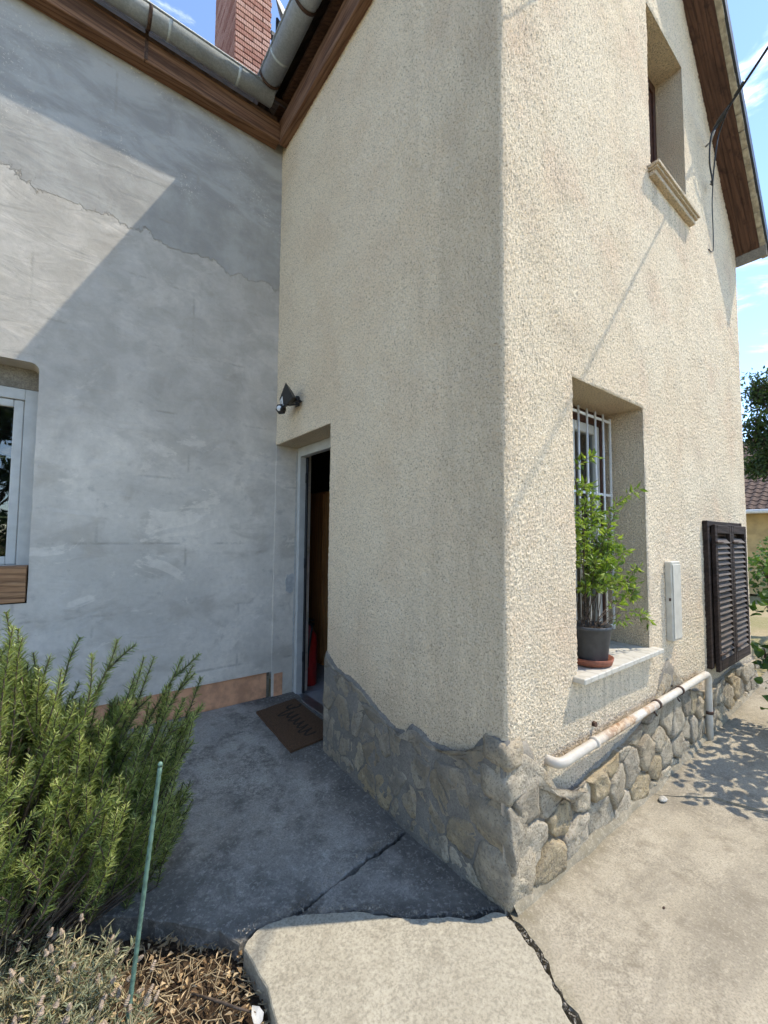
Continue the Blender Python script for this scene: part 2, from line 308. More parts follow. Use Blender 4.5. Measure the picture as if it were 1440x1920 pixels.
class B:
    """collects primitives into one mesh"""
    def __init__(s): s.V = []; s.F = []
    def add(s, V, F):
        n = len(s.V); s.V += [Vector(v) for v in V]; s.F += [tuple(i+n for i in f) for f in F]; return s
    def box(s, a, b, bev=0.):
        (x0, y0, z0), (x1, y1, z1) = a, b
        if bev <= 0:
            V = [(x0, y0, z0), (x1, y0, z0), (x1, y1, z0), (x0, y1, z0), (x0, y0, z1), (x1, y0, z1), (x1, y1, z1), (x0, y1, z1)]
            return s.add(V, [(0, 3, 2, 1), (4, 5, 6, 7), (0, 1, 5, 4), (1, 2, 6, 5), (2, 3, 7, 6), (3, 0, 4, 7)])
        V = []
        lo, hi = (x0, y0, z0), (x1, y1, z1); idx = {}
        for i in (0, 1):
            for j in (0, 1):
                for k_ in (0, 1):
                    c = [(lo, hi)[q][ax] for ax, q in enumerate((i, j, k_))]; sg = [1-2*q for q in (i, j, k_)]
                    for ax in range(3):
                        p = [c[t]+(sg[t]*bev if t != ax else 0) for t in range(3)]
                        idx[(i, j, k_, ax)] = len(V); V.append(p)
        F = []
        for ax in range(3):
            o1, o2 = [t for t in range(3) if t != ax]
            for q in (0, 1):
                r = []
                for a_, b_ in ((0, 0), (1, 0), (1, 1), (0, 1)):
                    t = [0, 0, 0]; t[ax] = q; t[o1] = a_; t[o2] = b_; r.append(idx[(*t, ax)])
                flip = (q == 0) ^ (ax == 1); F.append(tuple(reversed(r)) if flip else tuple(r))
        for ax in range(3):
            o1, o2 = [t for t in range(3) if t != ax]
            for a_ in (0, 1):
                for b_ in (0, 1):
                    t0 = [0, 0, 0]; t0[o1] = a_; t0[o2] = b_; t1 = list(t0); t1[ax] = 1
                    F.append((idx[(*t0, o1)], idx[(*t1, o1)], idx[(*t1, o2)], idx[(*t0, o2)]))
        for i in (0, 1):
            for j in (0, 1):
                for k_ in (0, 1): F.append(tuple(idx[(i, j, k_, ax)] for ax in range(3)))
        return s.add(V, F)
    def tube(s, pts, r, n=8, cap=True):
        pts = [Vector(p) for p in pts]; V = []; up = None
        rr = r if isinstance(r, (list, tuple)) else [r]*len(pts)
        for i, p in enumerate(pts):
            d = (pts[min(i+1, len(pts)-1)]-pts[max(i-1, 0)]).normalized()
            if up is None: up = d.orthogonal().normalized()
            up = (up-d*up.dot(d)); up = up.normalized() if up.length > 1e-6 else d.orthogonal().normalized()
            w = d.cross(up)
            for k_ in range(n):
                a = 2*math.pi*k_/n; V.append(p+(up*math.cos(a)+w*math.sin(a))*rr[i])
        F = [(i*n+k_, i*n+(k_+1) % n, (i+1)*n+(k_+1) % n, (i+1)*n+k_) for i in range(len(pts)-1) for k_ in range(n)]
        if cap: F += [tuple(reversed(range(n))), tuple(range((len(pts)-1)*n, len(pts)*n))]
        return s.add(V, F)
    def lathe(s, c, prof, n=28, cap=True):
        V = [(c[0]+r*math.cos(2*math.pi*k_/n), c[1]+r*math.sin(2*math.pi*k_/n), c[2]+z) for r, z in prof for k_ in range(n)]
        F = [(i*n+k_, i*n+(k_+1) % n, (i+1)*n+(k_+1) % n, (i+1)*n+k_) for i in range(len(prof)-1) for k_ in range(n)]
        if cap: F += [tuple(reversed(range(n))), tuple(range((len(prof)-1)*n, len(prof)*n))]
        return s.add(V, F)
    def prism(s, top, dz=None, off=None):
        """polygon (3d points) extruded by vector off"""
        n = len(top); top = [Vector(p) for p in top]; bot = [p+Vector(off) for p in top]
        return s.add(top+bot, [tuple(range(n)), tuple(reversed(range(n, 2*n)))]+[(i, i+n, (i+1) % n+n, (i+1) % n) for i in range(n)])
    def out(s, name, mat, parent=None, smooth=False, loc=None): return mesh(name, s.V, s.F, mat, parent, smooth, loc)
def box(name, a, b, mat, parent, bev=.002): return B().box(a, b, bev).out(name, mat, parent)
def jag(pts, step=.03, amp=.006, seed=0):
    """polyline with fine irregular offsets"""
    out = []; pts = [Vector(p) for p in pts]
    for a, b in zip(pts, pts[1:]):
        d = b-a; n = max(1, int(d.length/step)); nm = Vector((-d.y, d.x, 0)).normalized()
        for i in range(n):
            p = a+d*(i/n); k_ = mnoise.noise(p*9+Vector((seed, 0, 0)))*1.3+mnoise.noise(p*37+Vector((0, seed, 0)))
            out.append(p+nm*(amp*k_ if (i or len(out)) else 0))
    out.append(pts[-1]); return out
# ================================================================ ground and paving
def plane_slab(name, poly, zf, mat, depth=.14, label=None):
    top = [(p[0], p[1], zf(p[0], p[1])) for p in poly]
    b = B(); n = len(top); top = [Vector(t) for t in top]
    # slightly worn top arris: outer ring lower, inner ring at full height
    cen = []
    for i in range(n):
        a, c = (top[i]-top[i-1]), (top[(i+1) % n]-top[i])
        nm = Vector((-(a.y+c.y), a.x+c.x, 0)); nm = nm.normalized() if nm.length > 1e-6 else Vector((0, 0, 0)); cen.append(top[i]+nm*.004)
    ring = [t-Vector((0, 0, .003+.003*random.random())) for t in top]; bot = [t-Vector((0, 0, depth)) for t in top]
    F = [tuple(range(n))]+[(n+i, n+(i+1) % n, (i+1) % n, i) for i in range(n)]+[(2*n+i, 2*n+(i+1) % n, n+(i+1) % n, n+i) for i in range(n)]
    b.add(cen+ring+bot, F); o = b.out(name, mat); tag(o, kind='structure')
    if label: o['label'] = label
    return o
g = B().add([(-300, -300, -.16), (300, -300, -.16), (300, 300, -.16), (-300, 300, -.16)], [(0, 1, 2, 3)]).out('ground', 'ground'); tag(g, kind='structure')
P3 = lambda l: [(a, b, 0) for a, b in l]
c12a = P3([(-.905, .525), (-.83, .545), (-.72, .507), (-.67, .515), (-.56, .532), (-.445, .552), (-.277, .586), (-.205, .576), (-.03, .612)])
c12b = P3([(-.03, .597), (-.205, .556), (-.277, .563), (-.445, .535), (-.56, .519), (-.66, .503), (-.69, .497)])
c23a = P3([(-.69, .497), (-.59, .428), (-.497, .382), (-.405, .290), (-.357, .232), (-.206, .133), (-.143, .078), (-.06, .050), (0, .012)])
c23b = P3([(-.03, -.014), (-.068, .028), (-.15, .054), (-.213, .110), (-.364, .209), (-.412, .268), (-.503, .360), (-.598, .411), (-.70, .487), (-.83, .512), (-.885, .497), (-.908, .470)])
c34b = P3([(-.02, -.028), (-.022, -.083), (-.034, -.160), (-.056, -.206), (-.101, -.283), (-.132, -.331), (-.154, -.379), (-.32, -.8), (-.55, -2.5)])
c34a = P3([(-.62, -2.5), (-.36, -.8), (-.177, -.379), (-.155, -.331), (-.126, -.285), (-.082, -.208), (-.058, -.162), (-.036, -.083), (-.03, -.014)])
front1 = P3([(-6, 1.62), (-2.4, 1.2), (-1.435, 1.03), (-1.19, .845), (-1.087, .752), (-.957, .618), (-.905, .525)])
back = lambda x, y: .044*max(0, y)
low1 = lambda x, y: -.060+.0695*y
plane_slab('concrete_slab', [p[:2] for p in jag(front1, .03, .007, 1)][:-1]+[p[:2] for p in jag(c12a, .014, .013, 2)]+[(.0, .612), (0, 1.476), (.215, 1.476), (.215, 2.44), (-6, 2.44)], low1, 'concrete_old', .12)
plane_slab('concrete_slab', [p[:2] for p in reversed(jag(c23a, .014, .010, 3)+[Vector((0, .6, 0))]+jag(c12b, .014, .013, 4)[:-1])][::-1], (lambda x, y: -.001-.028*y), 'concrete_old', .12)
left3 = P3([(-.908, .470), (-.893, .29), (-.91, .168), (-.96, -.4), (-1.05, -2.5)])
plane_slab('concrete_slab', [p[:2] for p in (jag(left3, .06, .003, 5)[:-1]+jag([(a-.006, b_, 0) for a, b_, _ in c34a], .014, .014, 6)[1:-1] if False else (jag([(a-.006, b_, 0) for a, b_, _ in c34a], .014, .014, 6)[:-1]+jag(c23b, .014, .008, 7)[:-1]+jag(left3, .05, .003, 5)))], lambda x, y: .004, 'concrete_pale', .12)
j45 = P3([(1.29, 0), (1.34, -.07), (1.55, -.28), (1.62, -.5), (1.8, -1.2), (2.1, -3)])
zr = lambda x, y: .045*max(0, x-1.3)
plane_slab('concrete_slab', [p[:2] for p in (jag(list(reversed(c34b)), .014, .014, 8)[:-1]+[Vector((0, .0, 0))]+jag(j45, .04, .006, 9)[:-1]+[Vector((2.1, -3, 0))])], lambda x, y: 0., 'concrete_right', .12)
plane_slab('concrete_slab', [p[:2] for p in (jag([(a+.010, b, 0) for a, b, _ in reversed(j45)], .04, .006, 10)+[Vector((9, 0, 0)), Vector((9, -3, 0))])], zr, 'concrete_right', .12)
# crumbs in the cracks
rb = B()
for path in (c12a, c23a, c34a):
    for a, b_ in zip(path, path[1:]):
        for k in range(60):
            t = random.random(); p = Vector(a).lerp(Vector(b_), t)+Vector((random.gauss(0, .010), random.gauss(0, .010)-.006, 0)); r = random.uniform(.0012, .004)+.006*random.random()**6
            p.z = back(p.x, p.y)-random.uniform(.0, .012)
            V = [p+Vector((random.gauss(0, 1), random.gauss(0, 1), random.gauss(0, 1))).normalized()*r*random.uniform(.7, 1.3) for _ in range(4)]; rb.add(V, [(0, 1, 2), (0, 2, 3), (0, 3, 1), (1, 3, 2)])
o = rb.out('gravel', 'mortar'); tag(o, 'grey grit crumbling out of the cracks between the slabs', 'gravel', kind='stuff')
# soil bed
nx, ny = 150, 170; V = []; F = []
for j in range(ny):
    for i in range(nx):
        x = -3.6+i*(2.75)/(nx-1); y = -2.2+j*3.5/(ny-1)
        z = -.085+.022*mnoise.noise(Vector((x*5, y*5, 0)))+.014*mnoise.noise(Vector((x*19, y*19, 3)))+.006*mnoise.noise(Vector((x*60, y*60, 5)))
        if x > -1.0: z += .03*(x+1.0)/.15*(.4 if y > .3 else .2)
        V.append((x, y, z))
for j in range(ny-1):
    for i in range(nx-1): a = j*nx+i; F.append((a, a+1, a+nx+1, a+nx))
o = mesh('soil_bed', V, F, 'soil', smooth=True); tag(o, kind='structure')
def soilz(x, y): return -.085+.022*mnoise.noise(Vector((x*5, y*5, 0)))+.014*mnoise.noise(Vector((x*19, y*19, 3)))
# ================================================================ relief noise
def fft_noise(n, lo, hi, seed):
    r = np.random.RandomState(seed).randn(n, n); f = np.fft.fft2(r); k = np.fft.fftfreq(n)*n; kk = np.hypot(*np.meshgrid(k, k)); f *= np.exp(-(kk/hi)**2)*(1-np.exp(-(kk/lo)**2)); a = np.real(np.fft.ifft2(f)); return a/a.std()
RT = fft_noise(1024, 60, 118, 3); RT2 = fft_noise(1024, 3, 9, 4)
def samp(T, u, v, size):
    n = T.shape[0]; a = (u/size*n) % n; b = (v/size*n) % n; i = np.floor(a).astype(int); j = np.floor(b).astype(int); fa = a-i; fb = b-j; i %= n; j %= n; i1 = (i+1) % n; j1 = (j+1) % n
    return T[j, i]*(1-fa)*(1-fb)+T[j, i1]*fa*(1-fb)+T[j1, i]*(1-fa)*fb+T[j1, i1]*fa*fb
def relief(u, v):
    h = samp(RT, u, v, 1.08); h = np.clip((h+1.1)/2.2, 0, 1); h = h*h*(3-2*h)
    return h*.0060+samp(RT2, u, v, 3.1)*.0014
def lines(a, b, s0, s1, must):
    """grid lines from a to b with spacing growing from s0 to s1, passing through the values in must"""
    o = [a]; x = a
    while x < b: x += s0+(s1-s0)*min(1, max(0, (x-a)/(b-a))); o.append(min(x, b))
    o = np.array(o)
    for q in must: o[np.argmin(abs(o-q))] = q
    return o
def rough_wall(name, us, vs, hole, keep, to3, parent, mat='cream_relief'):
    U, Vv = np.meshgrid(us, vs); h = relief(U, Vv)
    e = np.minimum.reduce([abs(U-us[0]), abs(U-us[-1]), abs(Vv-vs[0])])
    for (u0, u1, v0, v1) in hole:
        dx = np.maximum(np.maximum(u0-U, U-u1), 0); dz = np.maximum(np.maximum(v0-Vv, Vv-v1), 0); e = np.minimum(e, np.hypot(dx, dz))
    h = h*np.clip(e/.007, 0, 1)-.0015*(1-np.clip(e/.006, 0, 1))**2
    P = to3(U, Vv, h).reshape(-1, 3); nu = len(us)
    cu = (us[:-1]+us[1:])/2; cv = (vs[:-1]+vs[1:])/2; CU, CV = np.meshgrid(cu, cv); ok = keep(CU, CV)
    for (u0, u1, v0, v1) in hole: ok &= ~((CU > u0) & (CU < u1) & (CV > v0) & (CV < v1))
    j, i = np.nonzero(ok); a = j*nu+i; F = np.stack([a, a+1, a+nu+1, a+nu], 1)
    return mesh(name, P, F, mat, parent, smooth=True)
# ================================================================ cream house
SOF = lambda x: 9.198-1.288*x            # underside of the right roof slope
CH = thing('cream_house', 'cream roughcast gabled house on a rubble stone plinth', 'house', (0, 0, 0))
LW = (.58, 1.45, .80, 2.335); UW = (1.69, 2.40, 4.07, 5.36)
TOPL = lambda x: np.minimum(5.58+1.288*x, 9.198-1.288*x)
rough_wall('wall', lines(0, 3.78, .0045, .013, [LW[0], LW[1], UW[0], UW[1]]), lines(.2, 7.2, .0048, .014, [LW[2], LW[3], UW[2], UW[3]]), [LW, UW], lambda u, v: v < TOPL(u)+.06, lambda U, V_, h: np.stack([U, -h, V_], -1), CH)
DY0, DY1, DZ = 1.474, 2.44, 2.30
rough_wall('wall', lines(0, 2.44, .0055, .009, [DY0, DY1]), lines(.2, 5.3, .006, .011, [DZ]), [(DY0, DY1, -1, DZ)], lambda u, v: v > -1, lambda U, V_, h: np.stack([-h, U, V_], -1), CH)['label'] = 'shaded cream roughcast side wall'
b = B()   # hidden rest of the shell
b.add([(3.78, 0, 0), (3.78, 7, 0), (3.78, 7, 4.3), (3.78, 0, 4.3)], [(0, 1, 2, 3)]).add([(0, 7, 0), (3.78, 7, 0), (3.78, 7, 4.3), (1.62, 7, 7.1), (0, 7, 5)], [(0, 1, 2, 3, 4)])
b.out('outer_wall', 'cream', CH)
# reveals
def reveal(h, d):
    x0, x1, z0, z1 = h; b = B()
    b.add([(x1, .003, z0), (x1, .003, z1), (x1, d, z1), (x1, d, z0)], [(0, 1, 2, 3)]).add([(x0, .003, z0), (x0, d, z0), (x0, d, z1), (x0, .003, z1)], [(0, 1, 2, 3)]).add([(x0, .003, z1), (x0, d, z1), (x1, d, z1), (x1, .003, z1)], [(0, 1, 2, 3)]).add([(x0, .003, z0), (x1, .003, z0), (x1, d, z0), (x0, d, z0)], [(0, 1, 2, 3)])
    return b.out('window_reveal', 'cream', CH)
reveal(LW, .34); reveal(UW, .30)
B().add([(.003, DY0, 0), (.34, DY0, 0), (.34, DY0, DZ), (.003, DY0, DZ)], [(0, 1, 2, 3)]).add([(.003, DY0, DZ), (.34, DY0, DZ), (.34, 2.44, DZ), (.003, 2.44, DZ)], [(0, 1, 2, 3)]).out('door_reveal', 'cream', CH)
# ---- rubble plinth: mortar bed and single stones
PB = [(-.03, .640), (.05, .648), (.121, .615), (.181, .541), (.261, .498), (.356, .491), (.437, .478), (.483, .504), (.588, .514), (.631, .458), (.706, .444), (.866, .491), (.984, .546), (1.111, .589), (1.341, .612), (1.474, .69)]
PC = [(-.04, .630), (0, .630), (.031, .628), (.136, .618), (.194, .533), (.22, .434), (.308, .377), (.335, .285), (.45, .287), (.6, .321), (.82, .335), (.943, .363), (1.072, .37), (1.3, .42), (1.548, .517), (1.58, .61), (1.72, .704), (1.88, .584), (1.94, .469), (2.304, .38), (2.545, .36), (2.814, .38), (3.2, .40), (3.606, .36), (3.80, .36)]
def prof(P, u):
    for (a, za), (b_, zb) in zip(P, P[1:]):
        if a <= u <= b_: return za+(zb-za)*(u-a)/(b_-a)
    return P[0][1] if u < P[0][0] else P[-1][1]
def clip(poly, n, d):
    out = []
    for i in range(len(poly)):
        p, q = poly[i], poly[(i+1) % len(poly)]; sp = p[0]*n[0]+p[1]*n[1]-d; sq = q[0]*n[0]+q[1]*n[1]-d
        if sp <= 0: out.append(p)
        if sp*sq < 0: t = sp/(sp-sq); out.append((p[0]+(q[0]-p[0])*t, p[1]+(q[1]-p[1])*t))
    return out
def plinth(P, u0, u1, base, to3, seed, size, rk, bed):
    rnd = random.Random(seed)
    tf = lambda u: prof(P, u)
    # mortar bed
    n = 90; us = [u0+(u1-u0)*i/n for i in range(n+1)]
    b = B(); V = []
    lv = [0, .25, .5, .75, .93, 1.0]
    for i, u in enumerate(us):
        t = tf(u)+.012+.010*mnoise.noise(Vector((u*14, seed, 0)))
        z0 = base(u)-.03
        for f_ in lv:
            z = z0+(t-z0)*f_; pr = (.023 if rk < 1 else .013)+.007*mnoise.noise(Vector((u*11, z*11, seed))); pr = pr*(.35 if f_ == 1 else 1)
            V.append(to3(u, z, pr))
        V.append(to3(u, t+.004, -.01))
    m_ = len(lv)+1; F = [(i*m_+k, (i+1)*m_+k, (i+1)*m_+k+1, i*m_+k+1) for i in range(n) for k in range(m_-1)]
    for e in (0, n): F.append(tuple(e*m_+k for k in range(m_)))
    b.add(V, F); b.out('plinth_mortar', bed, CH, smooth=True)
    pts = []; tries = 0
    while tries < 6000:
        tries += 1; u = rnd.uniform(u0, u1); z = rnd.uniform(-.02, .72)
        if z > tf(u)+.045: continue
        s_ = size*rnd.uniform(.7, 1.25)
        if all(((u-a)/s_)**2+((z-c)/(s_*1.15))**2 > 1 for a, c, _ in pts): pts.append((u, z, s_))
    for (u, z, s_) in pts:
        poly = [(u0+.004, base((u0+u1)/2)-.4), (u1-.004, base((u0+u1)/2)-.4), (u1-.004, 1), (u0+.004, 1)]
        for (a, c, r) in pts:
            if (a, c) == (u, z): continue
            nx, nz_ = a-u, c-z; L_ = math.hypot(nx, nz_); nx /= L_; nz_ /= L_; w = s_/(s_+r)
            poly = clip(poly, (nx, nz_), u*nx+z*nz_+L_*w-.005)
            if len(poly) < 3: break
        if len(poly) < 3: continue
        poly = clip(poly, (0, -1), -(base(u)+.004))
        if len(poly) < 3: continue
        q = []
        for i in range(len(poly)):
            p1, p2 = poly[i], poly[(i+1) % len(poly)]
            for k in range(3): t = k/3; q.append((p1[0]+(p2[0]-p1[0])*t, p1[1]+(p2[1]-p1[1])*t))
        q = [(a, min(c, tf(a)-.006)) for a, c in q]
        for _ in range(2):
            q2 = []
            for i in range(len(q)): p1, p2 = q[i], q[(i+1) % len(q)]; q2 += [(p1[0]*.75+p2[0]*.25, p1[1]*.75+p2[1]*.25), (p1[0]*.25+p2[0]*.75, p1[1]*.25+p2[1]*.75)]
            q = q2 if _ == 0 else q
        cu = sum(a for a, c in q)/len(q); cz = sum(c for a, c in q)/len(q)
        w_ = max(a for a, c in q)-min(a for a, c in q); h_ = max(c for a, c in q)-min(c for a, c in q)
        if w_ < .03 or h_ < .03: continue
        q = [(a+.010*mnoise.noise(Vector((a*24, c*24, seed))), c+.010*mnoise.noise(Vector((a*24, c*24, seed+9)))) for a, c in q]
        q = q[::max(1, len(q)//22)]; n = len(q); rel = rnd.uniform(.004, .016)*rk; tu, tz = rnd.uniform(-.10, .10), rnd.uniform(-.10, .10); V = []
        for f_, hh in ((1., .008), (.975, .020+rel*.5), (.90, .020+rel*.95), (.6, .020+rel), (.28, .020+rel)):
            for a, c in q:
                A_, C_ = cu+(a-cu)*f_, cz+(c-cz)*f_
                rr = hh+((A_-cu)*tu+(C_-cz)*tz)*(1 if f_ < 1 else 0)+(.010*mnoise.noise(Vector((A_*17, C_*17, seed)))+.005*mnoise.noise(Vector((A_*55, C_*55, seed))) if f_ < 1 else 0)
                V.append(to3(A_, C_, rr))
        V.append(to3(cu, cz, .018+rel)); F = []
        for r in range(4):
            for i in range(n): F.append((r*n+i, r*n+(i+1) % n, (r+1)*n+(i+1) % n, (r+1)*n+i))
        for i in range(n): F.append((4*n+i, 4*n+(i+1) % n, 5*n))
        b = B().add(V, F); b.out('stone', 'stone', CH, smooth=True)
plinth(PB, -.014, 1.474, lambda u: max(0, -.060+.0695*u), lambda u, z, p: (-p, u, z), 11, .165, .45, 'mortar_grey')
plinth(PC, -.030, 3.80, lambda u: max(0, .045*(u-1.3)), lambda u, z, p: (u, -p, z), 23, .17, 1.9, 'mortar')
# corner stones bonded into both faces
def quoin(z0, z1, wc, wb, seed):
    V = []; F = []; nz_ = 6; prof_ = []
    nb, nc = 6, 6
    for i in range(nb+1): prof_.append((-.036, wb*(1-i/nb)-.0, 'b'))
    for i in range(nc+1): prof_.append((wc*i/nc, -.036, 'c'))
    prof_[nb] = (-.036, -.018, 'b'); prof_[nb+1] = (-.018, -.036, 'c')
    m_ = len(prof_)
    for j in range(nz_+1):
        t = j/nz_; z = z0+(z1-z0)*t; e = min(t, 1-t)*nz_; ins = .022 if e < .5 else (.005 if e < 1.5 else 0)
        for i, (x, y, f_) in enumerate(prof_):
            en = .026 if i in (0, m_-1) else (.006 if i in (1, m_-2) else 0); d = ins*.8+en
            d -= .009*mnoise.noise(Vector((x*15+seed, y*15, z*15)))+.005*mnoise.noise(Vector((x*45+seed, y*45, z*45))); dz = .010*mnoise.noise(Vector((x*12, y*12, seed+t*.6)))
            if i in (nb, nb+1): V.append((x+d*.8, y+d*.8, z+dz))
            elif f_ == 'b': V.append((x+d, y, z+dz))
            else: V.append((x, y+d, z+dz))
    F = [(j*m_+i, (j+1)*m_+i, (j+1)*m_+i+1, j*m_+i+1) for j in range(nz_) for i in range(m_-1)]; F += [tuple(range(m_)), tuple(reversed(range(nz_*m_, (nz_+1)*m_)))]
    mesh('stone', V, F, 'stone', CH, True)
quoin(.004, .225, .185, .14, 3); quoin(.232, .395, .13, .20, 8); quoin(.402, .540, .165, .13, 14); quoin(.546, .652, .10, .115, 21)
# mortar fillet at the foot of the sunny wall
V = []; n = 120
for i in range(n+1):
    u = 3.8*i/n; w = .036+.014*mnoise.noise(Vector((u*6, 0, 2))); z = max(0, .045*(u-1.3)); V += [(u, -.02, z+.040), (u, -.035, z+.026+.006*mnoise.noise(Vector((u*12, 4, 0)))), (u, -w-.012, z+.012), (u, -w-.02, z-.02)]
mesh('mortar_fillet', V, [(i*4+k, (i+1)*4+k, (i+1)*4+k+1, i*4+k+1) for i in range(n) for k in range(3)], 'concrete_right', CH, True)
# ---- window sills
def sill(h, zt, front, over, mat, th):
    b = B(); b.box((h[0]-over, -front, zt-th), (h[1]+over, .003, zt), .004); b.box((h[0]+.002, 0.0, zt-th+.002), (h[1]-.002, .25, zt-.002)); return b.out('window_sill', mat, CH)
sill(LW, .818, .065, .05, 'marble', .028)['label'] = 'veined marble sill of the lower window'
b = B(); b.box((UW[0]-.06, -.075, 4.055), (UW[1]+.06, .003, 4.08), .003); b.box((UW[0]-.05, -.062, 4.040), (UW[1]+.05, .003, 4.055), .002); b.box((UW[0]-.04, -.045, 4.005), (UW[1]+.04, .003, 4.040), .004); b.box((UW[0]+.002, .003, 4.05), (UW[1]-.002, .25, 4.078)); b.out('window_sill', 'cream', CH)['label'] = 'moulded cream sill of the upper window'
# ---- lower window
def window(h, y, outer, sash, panes, name='window'):
    x0, x1, z0, z1 = h; b = B(); w = .05
    for a, c in (((x0+.001, y, z0), (x0+w, y+.05, z1)), ((x1-w, y, z0), (x1-.001, y+.05, z1)), ((x0+w, y+.001, z1-w-.03), (x1-w, y+.049, z1-.001)), ((x0+w, y+.001, z0), (x1-w, y+.049, z0+w))): b.box(a, c, .002)
    o = b.out(name, outer, CH); ORG[o] = Vector((0, 0, 0))
    xm = (x0+x1)/2
    for a, c in (((x0+w, xm-.002), (0, 0)), ((xm+.002, x1-w), (0, 0))):
        l, r = a; b = B(); s_ = .062; zb, zt = z0+w+.002, z1-w-.032
        for p, q in (((l, zb), (l+s_, zt)), ((r-s_, zb), (r, zt)), ((l+s_, zt-s_), (r-s_, zt)), ((l+s_, zb), (r-s_, zb+s_))): b.box((p[0], y+.012, p[1]), (q[0], y+.055, q[1]), .004)
        b.out('sash', sash, o)
        B().box((l+s_-.004, y+.030, zb+s_-.004), (r-s_+.004, y+.036, zt-s_+.004)).out('pane', 'glass', o)
    return o
w1 = window((LW[0], LW[1], .818, LW[3]), .245, 'brown_frame', 'pvc', 2)
n = 40; V = []
for i in range(n+1):
    x = LW[0]+.06+(LW[1]-LW[0]-.12)*i/n; yy = .37+.014*math.sin(i*1.7)
    V += [(x, yy, .9), (x, yy, 2.25)]
mesh('curtain', V, [(2*i, 2*i+2, 2*i+3, 2*i+1) for i in range(n)], 'curtain', w1, True)
B().box((LW[0], .42, .8), (LW[1], .43, 2.34)).out('backing', 'dark_void', w1)
gr = B(); gy = .195; b = B()
for z in (.93, 1.36, 1.78, 2.275): b.box((.60, gy-.004, z-.008), (1.425, gy+.004, z+.008), .001)
b.box((.595, gy-.006, .90), (.607, gy+.006, 2.30), .001).box((1.415, gy-.006, .90), (1.427, gy+.006, 2.30), .001)
gp = b.out('window_grille', 'white_metal', CH)
x = .68
while x < 1.40: B().tube([(x, gy-.007, .89), (x, gy-.007, 2.31)], .007, 8).out('bar', 'white_metal', gp, True); x += .105
# ---- upper window
w2 = window((UW[0], UW[1], 4.08, UW[3]), .195, 'brown_frame', 'brown_frame', 1)
B().box((UW[0], .34, 4.05), (UW[1], .35, 5.38)).out('backing', 'dark_void', w2)
# ---- door frame
fr = B().box((.205, 2.368, .085), (.265, 2.420, 2.298), .003).out('door_frame', 'pvc', CH)
B().box((.206, DY0+.001, 2.212), (.264, 2.368, 2.297), .003).out('head', 'pvc', fr)
B().box((.205, DY0+.002, .085), (.265, DY0+.062, 2.212), .003).out('jamb', 'pvc', fr)
B().box((.265, 2.345, .1), (.280, 2.385, 2.21), .002).out('seal', 'black_plastic', fr)
B().box((.190, DY0, .066), (.29, 2.40, .096), .004).out('threshold', 'steel', fr)
for z in (.42, 1.25, 2.02): B().tube([(.263, 2.354, z-.045), (.263, 2.354, z+.045)], .009, 10).out('hinge', 'black_plastic', fr, True)
# ---- dark hall behind the door
hb = B()
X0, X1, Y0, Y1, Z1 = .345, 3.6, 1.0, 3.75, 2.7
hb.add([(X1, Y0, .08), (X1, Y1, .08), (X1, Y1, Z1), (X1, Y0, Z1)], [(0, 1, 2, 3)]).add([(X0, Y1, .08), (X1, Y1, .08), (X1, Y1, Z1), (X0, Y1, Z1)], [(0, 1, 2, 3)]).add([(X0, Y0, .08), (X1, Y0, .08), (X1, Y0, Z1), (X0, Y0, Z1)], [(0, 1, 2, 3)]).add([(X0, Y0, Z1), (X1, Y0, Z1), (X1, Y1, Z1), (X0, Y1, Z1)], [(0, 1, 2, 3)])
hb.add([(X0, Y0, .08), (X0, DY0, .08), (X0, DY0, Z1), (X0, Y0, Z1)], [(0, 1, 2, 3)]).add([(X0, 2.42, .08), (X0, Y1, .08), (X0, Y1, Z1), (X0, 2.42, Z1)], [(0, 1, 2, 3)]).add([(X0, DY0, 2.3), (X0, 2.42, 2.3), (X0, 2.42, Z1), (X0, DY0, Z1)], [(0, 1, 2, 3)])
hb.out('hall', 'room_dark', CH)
fl = B().box((.27, Y0, .03), (X1, Y1, .084)).out('hall_floor', 'mortar', CH)
tx = .272
while tx < 1.9:
    ty = 1.48
    while ty < 3.7:
        B().box((tx, ty, .080), (tx+.296, ty+.296, .0905), .002).out('tile', 'room_tile', fl); ty += .30
    tx += .30
# ---- roof, verge and eaves
def slope_box(x0, x1, y0, y1, d0, d1, left=False):
    """box running along a roof slope; d = height above the soffit line"""
    f = (lambda x: 5.30+1.288*x) if left else SOF
    V = [(x, y, f(x)+d) for d in (d0, d1) for y in (y0, y1) for x in (x0, x1)]
    return V, [(0, 2, 3, 1), (4, 5, 7, 6), (0, 1, 5, 4), (2, 6, 7, 3), (0, 4, 6, 2), (1, 3, 7, 5)]
b = B(); b.add(*slope_box(1.36, 3.86, -.19, 7, .03, .17)); b.add(*slope_box(-.25, 1.36, -.19, 7, .38, .52, True)); roof = b.out('roof', 'roof_tile', CH)
for k, (ya, yb) in enumerate(((-.062, .0), (-.126, -.064), (-.186, -.128))):
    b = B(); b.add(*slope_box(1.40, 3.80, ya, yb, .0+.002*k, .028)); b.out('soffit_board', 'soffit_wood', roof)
for k in range(26):       # verge tiles seen edge-on, bedded in mortar
    xa = 3.86-.085*(k+1); b = B(); b.add(*slope_box(xa+.001, xa+.083+random.uniform(-.006, .002), -.226-random.uniform(0, .006), -.187, .012+random.uniform(0, .01), .085)); b.out('verge_tile', 'verge_mortar', roof)
b = B(); b.add(*slope_box(1.40, 3.875, -.246, -.222, .05, .20)); b.out('verge_trim', 'dark_metal', roof)
B().box((3.785, -.235, SOF(3.80)-.075), (3.815, -.002, SOF(3.80)+.05), .003).out('eave_board', 'mortar', roof)
